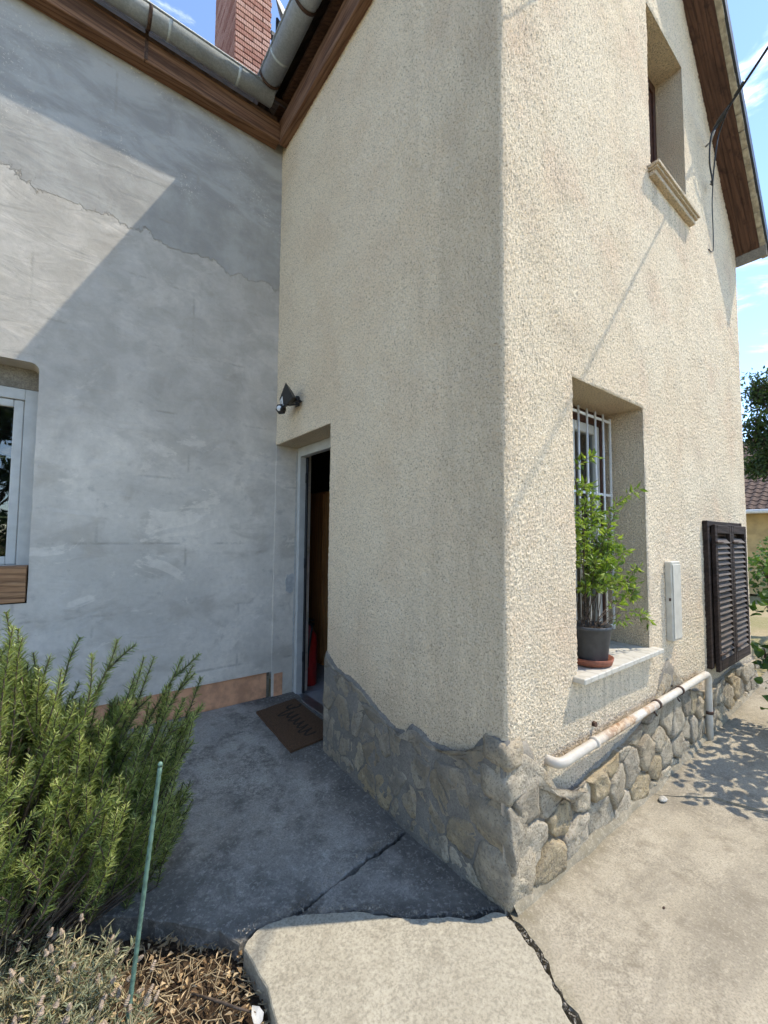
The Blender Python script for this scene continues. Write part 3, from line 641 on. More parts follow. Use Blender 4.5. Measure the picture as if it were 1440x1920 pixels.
# eaves over the shaded side wall
ZE = 5.02
box('fascia', (-.075, -.18, ZE+.0), (-.045, 2.352, ZE+.215), 'wood_y', CH, .004)['label'] = 'weathered brown fascia board over the side wall'
box('soffit', (-.045, -.18, ZE+.004), (-.002, 2.352, ZE+.03), 'wood_y', CH, .002)
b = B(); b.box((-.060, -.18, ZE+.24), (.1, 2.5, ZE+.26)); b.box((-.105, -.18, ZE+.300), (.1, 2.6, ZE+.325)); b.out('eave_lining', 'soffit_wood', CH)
def gutter(p0, p1, r, seams, name='gutter', parent=None, mat='zinc'):
    p0, p1 = Vector(p0), Vector(p1); d = (p1-p0).normalized(); s_ = d.cross(Vector((0, 0, 1))); V = []; n = 20; st = [p0, p1]
    b = B()
    def shell(q0, q1, r):
        V = []
        for q in (q0, q1):
            for rr in (r, r-.003):
                for k in range(n+1):
                    a = math.pi+math.pi*k/n; V.append(q+s_*math.cos(a)*rr+Vector((0, 0, math.sin(a)*rr)))
        m_ = n+1; F = []
        for k in range(n): F += [(k, k+1, 2*m_+k+1, 2*m_+k), (m_+k, 3*m_+k, 3*m_+k+1, m_+k+1), (k, m_+k, m_+k+1, k+1), (2*m_+k, 2*m_+k+1, 3*m_+k+1, 3*m_+k)]
        F += [(0, 2*m_, 3*m_, m_), (n, m_+n, 3*m_+n, 2*m_+n)]
        b.add(V, F)
    shell(p0, p1, r)
    for t in seams: shell(p0.lerp(p1, t), p0.lerp(p1, t)+d*.025, r+.0025)
    for sg in (-1, 1):
        b.tube([p0+s_*sg*(r+.003), p1+s_*sg*(r+.003)], .007, 8)
    o = b.out(name, mat, parent, True)
    return o, s_
GZB = 5.335; g1, s1 = gutter((-.255, -.2, GZB), (-.255, 2.245, GZB), .084, (.30, .62, .86), parent=CH); g1['label'] = 'zinc half-round gutter over the side wall'
def strap(g, c, d, s_, r, w=.024):
    V = []; n = 16
    for e in (-w/2, w/2):
        for rr in (r+.0035, r+.007):
            for k in range(n+1): a = math.pi*.97+math.pi*1.06*k/n; V.append(c+d*e+s_*math.cos(a)*rr+Vector((0, 0, math.sin(a)*rr)))
    m_ = n+1; F = []
    for k in range(n): F += [(k, k+1, 2*m_+k+1, 2*m_+k), (m_+k, 3*m_+k, 3*m_+k+1, m_+k+1), (k, m_+k, m_+k+1, k+1), (2*m_+k, 2*m_+k+1, 3*m_+k+1, 3*m_+k)]
    return mesh('gutter_bracket', V, F, 'rust_strap', g, True)
for y in (2.12, 1.48, .8): strap(g1, Vector((-.255, y, GZB)), Vector((0, 1, 0)), s1, .084)
# ---- brown louvred shutters over the far window
SX0, SX1, SZ0, SZ1 = 2.50, 3.46, .50, 1.64
fb = B(); fb.box((SX0, -.036, SZ0), (SX0+.055, -.001, SZ1), .003).box((SX1-.05, -.036, SZ0), (SX1, -.001, SZ1), .003).box((SX0+.055, -.033, SZ1-.045), (SX1-.05, -.001, SZ1-.002), .003).box((SX0+.056, -.012, SZ0+.01), (SX1-.051, -.002, SZ1-.046))
sf = fb.out('shutter_frame', 'shutter_wood', CH)
for l, r in ((SX0+.072, SX0+.507), (SX0+.513, SX1-.005)):
    b = B(); s_ = .055
    for p, q in (((l, SZ0-.03), (l+s_, SZ1-.03)), ((r-s_, SZ0-.03), (r, SZ1-.03)), ((l+s_, SZ1-.10), (r-s_, SZ1-.031)), ((l+s_, SZ0-.029), (r-s_, SZ0+.05))): b.box((p[0], -.066, p[1]), (q[0], -.038, q[1]), .003)
    sh = b.out('shutter', 'shutter_wood', CH)
    z = SZ0+.075
    while z < SZ1-.12:
        V = [(xx, yy, zz) for xx in (l+s_-.003, r-s_+.003) for yy, zz in ((-.069, z-.016), (-.062, z-.021), (-.036, z+.016), (-.043, z+.021))]
        mesh('louvre', V, [(0, 1, 2, 3), (7, 6, 5, 4), (0, 4, 5, 1), (1, 5, 6, 2), (2, 6, 7, 3), (3, 7, 4, 0)], 'louvre_wood', sh); z += .043
    for zz in (SZ0+.10, SZ1-.17): box('latch', (l+.005, -.079, zz-.006), (l+.16, -.0665, zz+.006), 'rust_strap', sh, .002)
# ================================================================ grey house
YA = 2.43
GH = thing('grey_house', 'house wing with unpainted grey cement-skimmed insulation and wooden eaves', 'house', (-3, 2.43, 0))
WX0, WX1, WZ0, WZ1 = -2.95, -1.65, 1.055, 2.614
xs = [-7, WX0, WX1, 0.0]; zs = [.32, WZ0, WZ1, 5.3]
b = B()
def cut(n_, a, b_, amp, seed):
    return [a+(b_-a)*i/n_ for i in range(n_+1)]
b.add([(-7, YA, .32), (0, YA, .32), (0, YA, WZ0), (-7, YA, WZ0)], [(0, 1, 2, 3)]).add([(-7, YA, WZ0), (WX0, YA, WZ0), (WX0, YA, WZ1), (-7, YA, WZ1)], [(0, 1, 2, 3)]).add([(-7, YA, WZ1), (0, YA, WZ1), (0, YA, 5.3), (-7, YA, 5.3)], [(0, 1, 2, 3)])
# right of the window with a rounded upper corner and slightly wavy arrises
rr = .05; arc = [(WX1-rr+rr*math.sin(a), WZ1-rr+rr*math.cos(a)) for a in [math.pi/2*i/6 for i in range(7)]]
side = [(WX1+.004*mnoise.noise(Vector((0, WZ0+(WZ1-rr-WZ0)*i/24*9, 1))), WZ0+(WZ1-rr-WZ0)*i/24) for i in range(24)]+[(a, c) for a, c in reversed(arc)]
b.add([(a, YA, c) for a, c in side]+[(0, YA, WZ1), (0, YA, WZ0)], [tuple(reversed(range(len(side)+2)))])
V = [(a, YA+e, c) for e in (0, .17) for a, c in side]; n = len(side)
b.add(V, [(i, i+1, n+i+1, n+i) for i in range(n-1)])
b.add([(WX1-rr, YA, WZ1), (WX0, YA, WZ1), (WX0, YA+.17, WZ1), (WX1-rr, YA+.17, WZ1)], [(0, 1, 2, 3)]).add([(WX0, YA, WZ0), (WX0, YA+.17, WZ0), (WX0, YA+.17, WZ1), (WX0, YA, WZ1)], [(0, 1, 2, 3)])
b.add([(-7, YA, .32), (0, YA, .32), (0, YA+.03, .32), (-7, YA+.03, .32)], [(0, 1, 2, 3)])
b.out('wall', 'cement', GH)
B().add([(0.0, 2.424, .05), (.345, 2.424, .05), (.345, 2.424, 2.299), (0.0, 2.424, 2.299)], [(0, 1, 2, 3)]).add([(0, 2.424, .05), (0, 2.424, 2.299), (0, YA, 2.299), (0, YA, .05)], [(0, 1, 2, 3)]).out('door_reveal', 'cement', GH)
# exposed foam strip under the insulation
V = []; n = 90
for i in range(n+1):
    u = -3.6+3.565*i/n
    for k, z in enumerate((.04, .12, .2, .33)): V.append((u, YA+.020+.010*mnoise.noise(Vector((u*9, z*16, 0)))+.006*mnoise.noise(Vector((u*30, z*40, 0))), z))
mesh('foam_strip', V, [(i*4+k, (i+1)*4+k, (i+1)*4+k+1, i*4+k+1) for i in range(n) for k in range(3)], 'orange_foam', GH, True)['label'] = 'exposed orange foam strip at the foot of the grey wall'
B().box((-7, YA+.045, 0), (0, YA+.06, .34)).out('footing', 'mortar', GH)
B().box((.02, 2.4175, .10), (.10, 2.4225, .30), .002).out('foam_patch', 'orange_foam', GH)
b = B(); pa = []
for i in range(26):
    a = 2*math.pi*i/26; r = 1+.35*mnoise.noise(Vector((math.cos(a)*2, math.sin(a)*2, 1)))+.15*mnoise.noise(Vector((math.cos(a)*6, math.sin(a)*6, 4)))
    pa.append((.155+.045*r*math.cos(a), 2.4195, 1.07+.085*r*math.sin(a)))
b.prism(pa, off=(0, .004, 0)); b.out('plaster_patch', 'filler', GH)
V = []; n = 60
for i in range(n+1): z = .1+2.15*i/n; V += [(.203, 2.4215, z), (.192-.012*max(0, mnoise.noise(Vector((z*6, 3, 0))))-.006*mnoise.noise(Vector((z*25, 1, 0))), 2.4205, z)]
mesh('plaster_edge', V, [(2*i, 2*i+2, 2*i+3, 2*i+1) for i in range(n)], 'filler', GH)
# window of the grey wing
wy = YA+.17; b = B()
b.box((WX0, wy-.002, 2.475), (WX1-.001, wy+.1, WZ1+.02)); b.out('blind_box', 'mortar', GH)
b = B(); FXR = WX1-.004
for a, c in (((FXR-.07, wy, 1.2), (FXR, wy+.07, 2.474)), ((WX0, wy, 2.40), (FXR-.07, wy+.07, 2.474)), ((WX0, wy, 1.2), (FXR-.07, wy+.07, 1.29))): b.box(a, c, .003)
wa = b.out('window', 'pvc', GH)
b = B()
for a, c in (((FXR-.125, wy+.012, 1.292), (FXR-.072, wy+.08, 2.398)), ((WX0, wy+.012, 2.345), (FXR-.125, wy+.08, 2.397)), ((WX0, wy+.012, 1.292), (FXR-.125, wy+.08, 1.345))): b.box(a, c, .006)
b.out('sash', 'pvc', wa)
B().box((WX0, wy+.03, 1.34), (FXR-.12, wy+.036, 2.35)).out('pane', 'glass', wa)
for z in (2.005, 1.605): B().box((WX0, wy+.038, z-.005), (FXR-.12, wy+.044, z+.005)).out('glazing_bar', 'gold_bar', wa)
B().box((WX0-.1, wy+.5, .9), (WX1+.3, wy+.52, 2.7)).out('backing', 'dark_void', wa)
box('sill_board', (WX0, YA-.012, 1.062), (WX1-.008, YA+.16, 1.288), 'board_wood', GH, .004)['label'] = 'thick brown timber under the window'
box('inner_wall', (WX0, YA+.26, .8), (WX0+.01, YA+.6, 2.7), 'dark_void', GH, 0)
# shell behind
b = B(); b.add([(-7, YA+.3, 0), (-7, 8, 0), (-7, 8, 8), (-7, YA, 5.2)], [(0, 1, 2, 3)]); b.out('outer_wall', 'cement', GH)
# eaves
ZA = 5.025
box('soffit', (-7, YA-.085, ZA), (-.077, YA-.002, ZA+.025), 'wood_x', GH, .002)
box('fascia', (-7, YA-.110, ZA-.004), (-1.142, YA-.086, ZA+.175), 'wood_x', GH, .004); box('fascia', (-1.138, YA-.110, ZA-.004), (-.077, YA-.086, ZA+.175), 'wood_x', GH, .004)
b = B(); b.add([(-7, YA-.22, 5.262), (.4, YA-.22, 5.262), (.4, 8, 9.9), (-7, 8, 9.9), (-7, YA-.22, 5.30), (.4, YA-.22, 5.30), (.4, 8, 9.94), (-7, 8, 9.94)], [(0, 3, 2, 1), (4, 5, 6, 7), (0, 1, 5, 4), (1, 2, 6, 5), (2, 3, 7, 6), (3, 0, 4, 7)]); b.box((-7, YA-.1, 5.21), (-.1, YA+.2, 5.24))
b.out('roof', 'roof_tile', GH)
g2, s2 = gutter((-7, YA-.215, 5.275), (-.20, YA-.215, 5.275), .080, (.88, .955), parent=GH)
for x in (-1.135, -2.1): strap(g2, Vector((x, YA-.215, 5.275)), Vector((1, 0, 0)), s2, .080)
for x in (-1.135,): box('gutter_bracket', (x-.012, YA-.115, 5.03), (x+.012, YA-.111, 5.26), 'rust_strap', g2, .001)
# chimney
cb = B(); CX0, CX1, CY0, CY1, CZ0, CZ1 = 0.0, .47, 4.02, 4.95, 5.9, 9.6
cb.box((CX0+.012, CY0+.012, CZ0), (CX1-.012, CY1-.012, CZ1)); chm = cb.out('chimney', 'dark_void', GH)
r = 0; z = 6.4
while z < CZ1-.07:
    off = 0 if r % 2 == 0 else .115
    for face in (0, 1):
        L_ = CX1-CX0 if face == 0 else CY1-CY0; u = -off
        while u < L_-.02:
            a, c = max(0, u), min(L_, u+.225)
            if c-a > .03:
                pr = random.uniform(0, .003)
                if face == 0: B().box((CX0+a, CY0-pr, z), (CX0+c, CY0+.04, z+.060), .003).out('brick', 'brick', chm)
                else: B().box((CX0-pr, CY0+.0405+a, z), (CX0+.04, CY0+.0405+c, z+.060), .003).out('brick', 'brick', chm)
            u += .235
    z += .075; r += 1
# ================================================================ foliage helpers
def leafmesh(pos, dirs, ln, wd, fold=.25, seed=1, up=None, shape='lance'):
    """many small leaves: each a folded four- or seven-point blade; returns V, F"""
    rs = np.random.RandomState(seed); pos = np.asarray(pos, float); d = np.asarray(dirs, float); n = len(pos)
    d /= np.linalg.norm(d, axis=1, keepdims=True)+1e-9
    r = rs.randn(n, 3) if up is None else np.asarray(up)+.45*rs.randn(n, 3)
    s = np.cross(d, r); s /= np.linalg.norm(s, axis=1, keepdims=True)+1e-9; nn = np.cross(s, d)
    ln = np.broadcast_to(np.asarray(ln, float), (n,))[:, None]; wd = np.broadcast_to(np.asarray(wd, float), (n,))[:, None]
    if shape == 'needle':
        P = [pos-s*wd*.4, pos+s*wd*.4, pos+d*ln+s*wd*.15-nn*ln*.10, pos+d*ln-s*wd*.15-nn*ln*.10]
        V = np.stack(P, 1).reshape(-1, 3); F = np.arange(n*4).reshape(n, 4); return V, F
    if shape == 'lance':
        P = [pos, pos+d*ln*.45+s*wd*.5+nn*wd*fold, pos+d*ln-nn*ln*.12, pos+d*ln*.45-s*wd*.5+nn*wd*fold]
        V = np.stack(P, 1).reshape(-1, 3); b = np.arange(n)*4
        F = np.concatenate([np.stack([b, b+1, b+2], 1), np.stack([b, b+2, b+3], 1)], 1).reshape(-1, 3); return V, F
    P = [pos, pos+d*ln*.12+s*wd*.36+nn*wd*fold*.6, pos+d*ln*.38+s*wd*.5+nn*wd*fold, pos+d*ln*.72+s*wd*.30+nn*wd*fold*.4, pos+d*ln-nn*ln*.2,
         pos+d*ln*.72-s*wd*.30+nn*wd*fold*.4, pos+d*ln*.38-s*wd*.5+nn*wd*fold, pos+d*ln*.12-s*wd*.36+nn*wd*fold*.6, pos+d*ln*.45-nn*ln*.03]
    V = np.stack(P, 1).reshape(-1, 3); b = np.arange(n)*9
    F = np.concatenate([np.stack([b+8, b+i, b+(i+1) % 8], 1) for i in range(8)], 1).reshape(-1, 3); return V, F
def ltint(F, per, n, vals): return np.repeat(vals, per)
# ================================================================ small things on the house
# floodlight with motion sensor above the door
FL = thing('floodlight', 'small black floodlight with motion sensor on the wall above the door', 'floodlight', (0, 2.0, 2.58))
B().box((-.012, 1.965, 2.545), (-.005, 2.035, 2.615), .002).out('wall_plate', 'black_plastic', FL)
B().tube([(-.008, 1.945, 2.575), (-.075, 1.955, 2.585), (-.105, 1.99, 2.60)], .009, 8).tube([(-.008, 2.055, 2.575), (-.06, 2.06, 2.585), (-.10, 2.03, 2.60)], .009, 8).out('bracket', 'black_plastic', FL, True)
B().tube([(-.008, 1.93, 2.57), (-.05, 1.92, 2.535), (-.10, 1.95, 2.525), (-.13, 2.0, 2.55)], .006, 8).out('cord', 'cable', FL, True)
def tb(bld, mat4): bld.V = [mat4 @ v for v in bld.V]; return bld
hp = [(1.945, 2.700), (1.840, 2.556), (1.925, 2.535), (2.068, 2.512), (2.082, 2.604)]
b = B(); V = [(-.128-.10*(z-2.6), y, z) for y, z in hp]+[(-.070-.10*(z-2.6), 1.965+(y-1.965)*.5, 2.60+(z-2.60)*.5) for y, z in hp]; n = len(hp); b.add(V, [tuple(range(n)), tuple(reversed(range(n, 2*n)))]+[(i, i+n, (i+1) % n+n, (i+1) % n) for i in range(n)])
h_ = b.out('head', 'black_plastic', FL)
B().add([(-.1305-.10*(z-2.6), y, z) for y, z in ((2.012, 2.536), (2.060, 2.528), (2.066, 2.588), (2.018, 2.612))], [(0, 1, 2, 3)]).out('lens', 'led', h_)
B().box((-.066, 1.90, 2.56), (-.040, 2.03, 2.60), .004).out('driver_box', 'black_plastic', h_)
se = B().box((-.032, -.03, -.03), (.032, .03, .03), .007); sm = Matrix.Translation((-.125, 2.055, 2.515)) @ Matrix.Rotation(math.radians(35), 4, 'Z') @ Matrix.Rotation(math.radians(25), 4, 'Y')
sen = tb(se, sm).out('sensor', 'black_plastic', FL); tb(B().lathe((0, 0, 0), [(.0, -.044), (.012, -.043), (.02, -.036), (.022, -.028)], 16, False), sm @ Matrix.Rotation(math.radians(62), 4, 'Y')).out('sensor_dome', 'led', sen, True)
B().tube([(-.125, 2.045, 2.535), (-.122, 2.035, 2.58)], .009, 8).out('sensor_arm', 'steel', FL, True)
# gas pipe
PR = .0222; py = -.058
PI_ = thing('pipe', 'rusty white painted pipe along the sunny wall above the stone plinth', 'pipe', (.3, 0, .48))
def bend(a, c, e, n=6): a, c, e = Vector(a), Vector(c), Vector(e); return [a*(1-t)**2+c*2*t*(1-t)+e*t*t for t in [i/n for i in range(n+1)]]
run = [Vector((.300, .02, .492)), Vector((.300, -.022, .492))]+bend((.301, -.026, .492), (.304, py, .492), (.355, py, .492))+[Vector((.7, py, .499)), Vector((1.2, py, .504)), Vector((1.9, py, .511))]+bend((2.25, py, .514), (2.315, py, .515), (2.315, py, .45))+[Vector((2.312, py, .2)), Vector((2.31, py, .03))]
B().tube(run, PR, 18).out('pipe_run', 'pipe_paint', PI_, True)
for x in (.62, 1.38, 1.75):
    B().tube([(x-.011, py, .494+.009*x), (x+.011, py, .494+.009*x)], PR+.0055, 18).out('coupling' if x < 1 else 'clip', 'pipe_paint' if x < 1 else 'rust_strap', PI_, True)
    if x > 1: B().tube([(x, -.0, .46), (x, py+.02, .465), (x, py, .458-.02)], .006, 6).out('clip_screw', 'rust_strap', PI_)
B().tube([(2.312, py, .225), (2.312, py, .247)], PR+.005, 18).out('clip', 'rust_strap', PI_, True)
B().box((.37, -.007, .452), (.386, -.003, .475)).tube([(.72, -.003, .545), (.72, -.02, .545)], .014, 8).out('nail', 'rust_strap', PI_)
# cover box
MB = thing('meter_box', 'narrow white cover box on the sunny wall between window and shutters', 'box', (1.79, 0, .82))
B().box((1.715, -.046, .822), (1.865, -.002, 1.345), .006).out('case', 'white_box', MB); B().box((1.723, -.052, .835), (1.857, -.0465, 1.325), .003).out('lid', 'white_box', MB)
B().box((1.7125, -.038, 1.085), (1.7148, -.026, 1.105)).out('latch', 'rust_strap', MB)
# ---- pot plant on the sill
PX, PY, PZ = .825, .060, .8185
SA = B().lathe((PX, PY, PZ), [(.085, 0), (.108, .006), (.118, .040), (.114, .041), (.104, .010), (0.001, .008)], 32).out('saucer', 'terracotta', None, True, (PX, PY, PZ)); tag(SA, 'brown plastic saucer under the grey flower pot', 'saucer')
PT = thing('potted_plant', 'leafy green shrub in a grey plastic pot on the window sill', 'plant', (PX, PY, PZ+.01))
B().lathe((PX, PY, PZ+.010), [(.082, 0), (.086, .005), (.108, .180), (.113, .181), (.114, .197), (.109, .198), (.104, .175), (.002, .174)], 36).out('pot', 'pot_grey', PT, True)
B().lathe((PX, PY, PZ+.178), [(.001, .012), (.06, .010), (.106, .002)], 20, False).out('potting_soil', 'soil', PT, True)
rs = random.Random(5); stems = B(); LP = []; LD = []; LT = []
def twig(path, r0, dens, ln, t0=.15, spread=1.):
    stems.tube(path, [r0*(1-.6*i/(len(path)-1)) for i in range(len(path))], 5)
    pts = [Vector(p) for p in path]; tot = sum((b_-a).length for a, b_ in zip(pts, pts[1:])); n = int(tot*dens)
    for _ in range(n):
        t = t0+(1-t0)*rs.random(); f_ = t*(len(pts)-1); i = min(int(f_), len(pts)-2); p = pts[i].lerp(pts[i+1], f_-i); ax = (pts[i+1]-pts[i]).normalized()
        o_ = Vector((rs.gauss(0, 1), rs.gauss(0, 1), rs.gauss(0, 1))); o_ = (o_-ax*o_.dot(ax)).normalized()
        LP.append(p+o_*rs.uniform(0, .012*spread)); LD.append(ax*rs.uniform(.2, .9)+o_+Vector((0, 0, -.25))); LT.append(min(1, max(0, rs.gauss(.5, .25)+(t-.5)*.3)))
base = Vector((PX, PY, PZ+.185))
def arc(p0, p1, sag, n=8):
    p0, p1 = Vector(p0), Vector(p1); return [p0.lerp(p1, i/n)+Vector((0, 0, sag*math.sin(math.pi*i/n)))+Vector((rs.gauss(0, .004), rs.gauss(0, .004), 0)) for i in range(n+1)]
tops = [((.72, .07, 1.87), .0), ((.80, .05, 1.80), .02), ((.90, .06, 1.72), .03), ((1.0, .08, 1.72), .03), ((1.09, .04, 1.68), .04), ((1.13, .06, 1.58), .05), ((.70, .02, 1.6), .03), ((1.06, .10, 1.50), .03), ((1.10, .02, 1.34), .06), ((.84, .0, 1.45), .02), ((.98, -.02, 1.38), .03), ((.74, .12, 1.52), .02), ((.95, .12, 1.62), .02), ((1.02, .02, 1.60), .02)]
for (tp, sg) in tops:
    b0 = base+Vector((rs.uniform(-.05, .05), rs.uniform(-.05, .05), 0)); pth = arc(b0, tp, sg); twig(pth, .0028, 30, .04, .5)
    for k in range(5):
        i = rs.randint(3, 8); q = pth[i]; e = q+Vector((rs.gauss(0, .07), rs.gauss(-.01, .045), rs.gauss(.02, .06))); twig(arc(q, e, .01, 4), .0016, 150, .04, .1)
for tp in ((1.30, .03, 1.25), (1.22, .0, 1.16)):
    pth = arc(base+Vector((.05, 0, 0)), tp, .02); twig(pth, .003, 45, .04, .45)
    for k in range(4): q = pth[rs.randint(5, 8)]; twig(arc(q, q+Vector((rs.gauss(.03, .04), rs.gauss(0, .03), rs.gauss(.02, .03))), .01, 4), .0018, 200, .04, .1)
twig(arc(base+Vector((.06, -.02, 0)), (1.30, .0, 1.05), .04), .0025, 20, .04, .5); twig(arc((1.30, .0, 1.05), (1.46, -.01, .955), .015, 5), .002, 110, .04, .0); twig(arc(base+Vector((.06, -.02, 0)), (1.10, -.02, 1.02), .03), .002, 60, .04, .5)
for k in range(26):      # dead twigs at the foot
    a = rs.uniform(0, 6.28); p = base+Vector((math.cos(a)*.06*rs.random(), math.sin(a)*.06*rs.random(), -.01)); stems.tube(arc(p, p+Vector((math.cos(a)*.09, math.sin(a)*.07, rs.uniform(.02, .10))), .01, 3), .0016, 4)
stems.out('stem', 'bark', PT)
n = len(LP); V, F = leafmesh(LP, LD, np.random.uniform(.028, .055, n), np.random.uniform(.013, .020, n), seed=3); mesh('foliage', V, F, 'pot_leaf', PT, tint=np.repeat(LT, 2))
JR = thing('glass_jar', 'small white jar with wire handle behind the flower pot', 'jar', (1.04, .115, .8185))
B().lathe((1.04, .115, .8185), [(.038, 0), (.042, .006), (.044, .05), (.040, .075), (.028, .09), (.028, .102), (.026, .104), (.002, .104)], 24).out('body', 'porcelain', JR, True)
B().tube([Vector((1.078, .105, .885+.0))+Vector((.022*math.sin(a), -.004*math.sin(a), .024*math.cos(a))) for a in [math.pi*2*i/16 for i in range(17)]], .0022, 6).out('handle', 'steel', JR, True)
# ---- doormat
DM = thing('doormat', 'brown coir doormat with black script in front of the open door', 'doormat', (-.03, 1.9, .08))
mat4 = [(-.215, 2.205), (.165, 2.285), (.17, 1.62), (.02, 1.545), (-.222, 1.552)]
mat4 = [(-.215, 2.20), (.145, 2.262), (.165, 1.60), (-.222, 1.555)]
zz = lambda x, y: -.060+.0695*y+.003
top = [Vector((x, y, zz(x, y)+.014)) for x, y in jag([(a, c, 0) for a, c in mat4+[mat4[0]]], .04, .003, 2) for x, y in [(x, y)]] if False else [Vector((p.x, p.y, zz(p.x, p.y)+.014)) for p in jag([(a, c, 0) for a, c in mat4+[mat4[0]]], .03, .0025, 2)[:-1]]
B().prism(list(reversed(top)), off=(0, 0, -.014)).out('coir', 'mat_coir', DM)
def script(pts, w=.007):
    V = []; F = []
    for i, p in enumerate(pts):
        a = pts[max(i-1, 0)]; c = pts[min(i+1, len(pts)-1)]; d = Vector((c[0]-a[0], c[1]-a[1], 0)).normalized(); nm = Vector((-d.y, d.x, 0)); q = Vector((p[0], p[1], zz(*p)+.0152)); V += [q+nm*w, q-nm*w]
        if i: F.append((2*i-2, 2*i-1, 2*i+1, 2*i))
    return V, F
b = B()
def sm_(u, v): return (-.155+.07*v+.30*(1-v)*0+.25*(1-u)*0+v*.20, 2.10-.46*u+v*.02)     # u along the word, v across
w_ = []
for i in range(120):
    t = i/119; u = .02+.96*t; amp = .16 if t > .14 else .34
    w_.append(sm_(u-.035*math.sin(t*46), .55+amp*math.sin(t*46+.6)*(1.5 if .3 < t < .36 or .75 < t < .8 else 1)))
b.add(*script(w_, .008)); b.add(*script([sm_(-.03+.07*math.sin(a), .85+.22*math.cos(a)) for a in [i*.25 for i in range(20)]], .009))
b.out('script', 'mat_black', DM)
# ---- inside the hall
CB = thing('wooden_cabinet', 'orange-brown wooden cupboard standing in the dark hall', 'cupboard', (1.0, 3.25, .0905))
B().box((.82, 2.99, .0905), (1.30, 3.62, 1.99), .004).out('carcass', 'cabinet_wood', CB); B().box((.800, 3.0, .14), (.8195, 3.30, 1.96), .003).out('door', 'cabinet_wood', CB); B().box((.800, 3.305, .14), (.8195, 3.61, 1.96), .003).out('door', 'cabinet_wood', CB)
FE = thing('fire_extinguisher', 'red fire extinguisher just inside the door', 'extinguisher', (.43, 2.555, .0905))
B().lathe((.43, 2.555, .0905), [(.06, 0), (.072, .012), (.074, .40), (.066, .46), (.035, .51), (.026, .53), (.026, .56), (.002, .562)], 24).out('body', 'red_paint', FE, True)
B().tube([(.42, 2.53, .66), (.40, 2.45, .655), (.385, 2.44, .60), (.37, 2.465, .40), (.37, 2.47, .28)], .009, 8).out('hose', 'black_plastic', FE, True); B().box((.415, 2.49, .655), (.445, 2.60, .672), .003).box((.415, 2.50, .690), (.445, 2.62, .704), .003).box((.418, 2.54, .65), (.442, 2.57, .70)).out('valve', 'black_plastic', FE)
# ---- cable on the gable
CA = Vector((2.83, -.10, 5.02)); CD = Vector((-.75, -1, .37))
CBL = thing('power_cable', 'twin overhead power cable anchored under the gable roof', 'cable', (2.9, 0, 5.0))
pp = [CA+CD*t+Vector((0, 0, -.006*t*(14-t))) for t in [i*.35 for i in range(41)]]
B().tube(pp, .0065, 6).out('wire', 'cable', CBL, True); B().tube([p+Vector((.0, -.004, .016)) for p in pp], .0065, 6).out('wire', 'cable', CBL, True)
B().tube([(2.95, .0, 5.0), (2.92, -.05, 5.0), CA], .008, 6).out('hook', 'steel', CBL, True)
B().tube([CA, CA+CD*.06, CA+CD*.12], [.016, .020, .010], 8).tube([CA+CD*.17, CA+CD*.24], .014, 8).out('clamp', 'dark_metal', CBL, True)
def loop(pts, r, name='drip_loop'):
    pts = [Vector(p) for p in pts]; out = []
    for i in range(len(pts)-1):
        p0, p1, p2, p3 = pts[max(i-1, 0)], pts[i], pts[i+1], pts[min(i+2, len(pts)-1)]
        for k in range(6):
            t = k/6; out.append(.5*((2*p1)+(p2-p0)*t+(2*p0-5*p1+4*p2-p3)*t*t+(3*p1-p0-3*p2+p3)*t**3))
    out.append(pts[-1]); B().tube(out, r, 6).out(name, 'cable', CBL, True)
loop([CA+CD*.10, CA+Vector((-.04, -.02, -.02)), CA+Vector((-.12, .0, -.15)), CA+Vector((-.10, .02, -.34)), CA+Vector((.0, .03, -.45)), CA+Vector((.10, .07, -.40))], .006)
loop([CA+CD*.12, CA+Vector((0, -.03, -.06)), CA+Vector((-.03, -.01, -.22)), CA+Vector((.0, .02, -.38)), CA+Vector((.04, .04, -.46)), CA+Vector((.12, .07, -.36))], .006)
loop([CA+Vector((.02, .03, -.45)), CA+Vector((.05, .05, -.62)), CA+Vector((.13, .07, -.85)), CA+Vector((.16, .085, -.98)), CA+Vector((.06, .09, -1.0))], .004)
# second overhead line further up the gable, seen only by its shadow
CB2 = thing('service_wire', 'thin overhead wire whose shadow crosses the top of the sunny wall', 'cable', (.9, 0, 5.05)); pp = [Vector((.95, -.05, 5.05))+Vector((-.62, -1, .40))*t for t in [i*.4 for i in range(30)]]; B().tube(pp, .006, 6).out('wire', 'cable', CB2, True)
# ---- satellite dish behind the chimney
SD = thing('satellite_dish', 'white satellite dish on a mast beside the brick chimney', 'dish', (.66, 4.3, 7.4))
R4 = Matrix.Translation((.86, 4.45, 8.95)) @ Matrix.Rotation(math.radians(-60), 4, 'Z') @ Matrix.Rotation(math.radians(70), 4, 'Y')
pr = [(.002, 0), (.1, .008), (.2, .032), (.3, .072), (.34, .095), (.345, .10), (.34, .105), (.3, .082), (.2, .042), (.1, .018), (.002, .01)]
tb(B().lathe((0, 0, 0), pr, 36, False), R4).out('reflector', 'white_box', SD, True); B().tube([(.66, 4.3, 6.6), (.66, 4.3, 8.85), (.80, 4.42, 8.93)], .02, 10).out('mast', 'dark_metal', SD, True); B().box((.545, 4.22, 8.45), (.64, 4.29, 8.52), .006).box((.56, 4.2, 8.32), (.60, 4.25, 8.42), .004).out('bracket', 'black_plastic', SD)
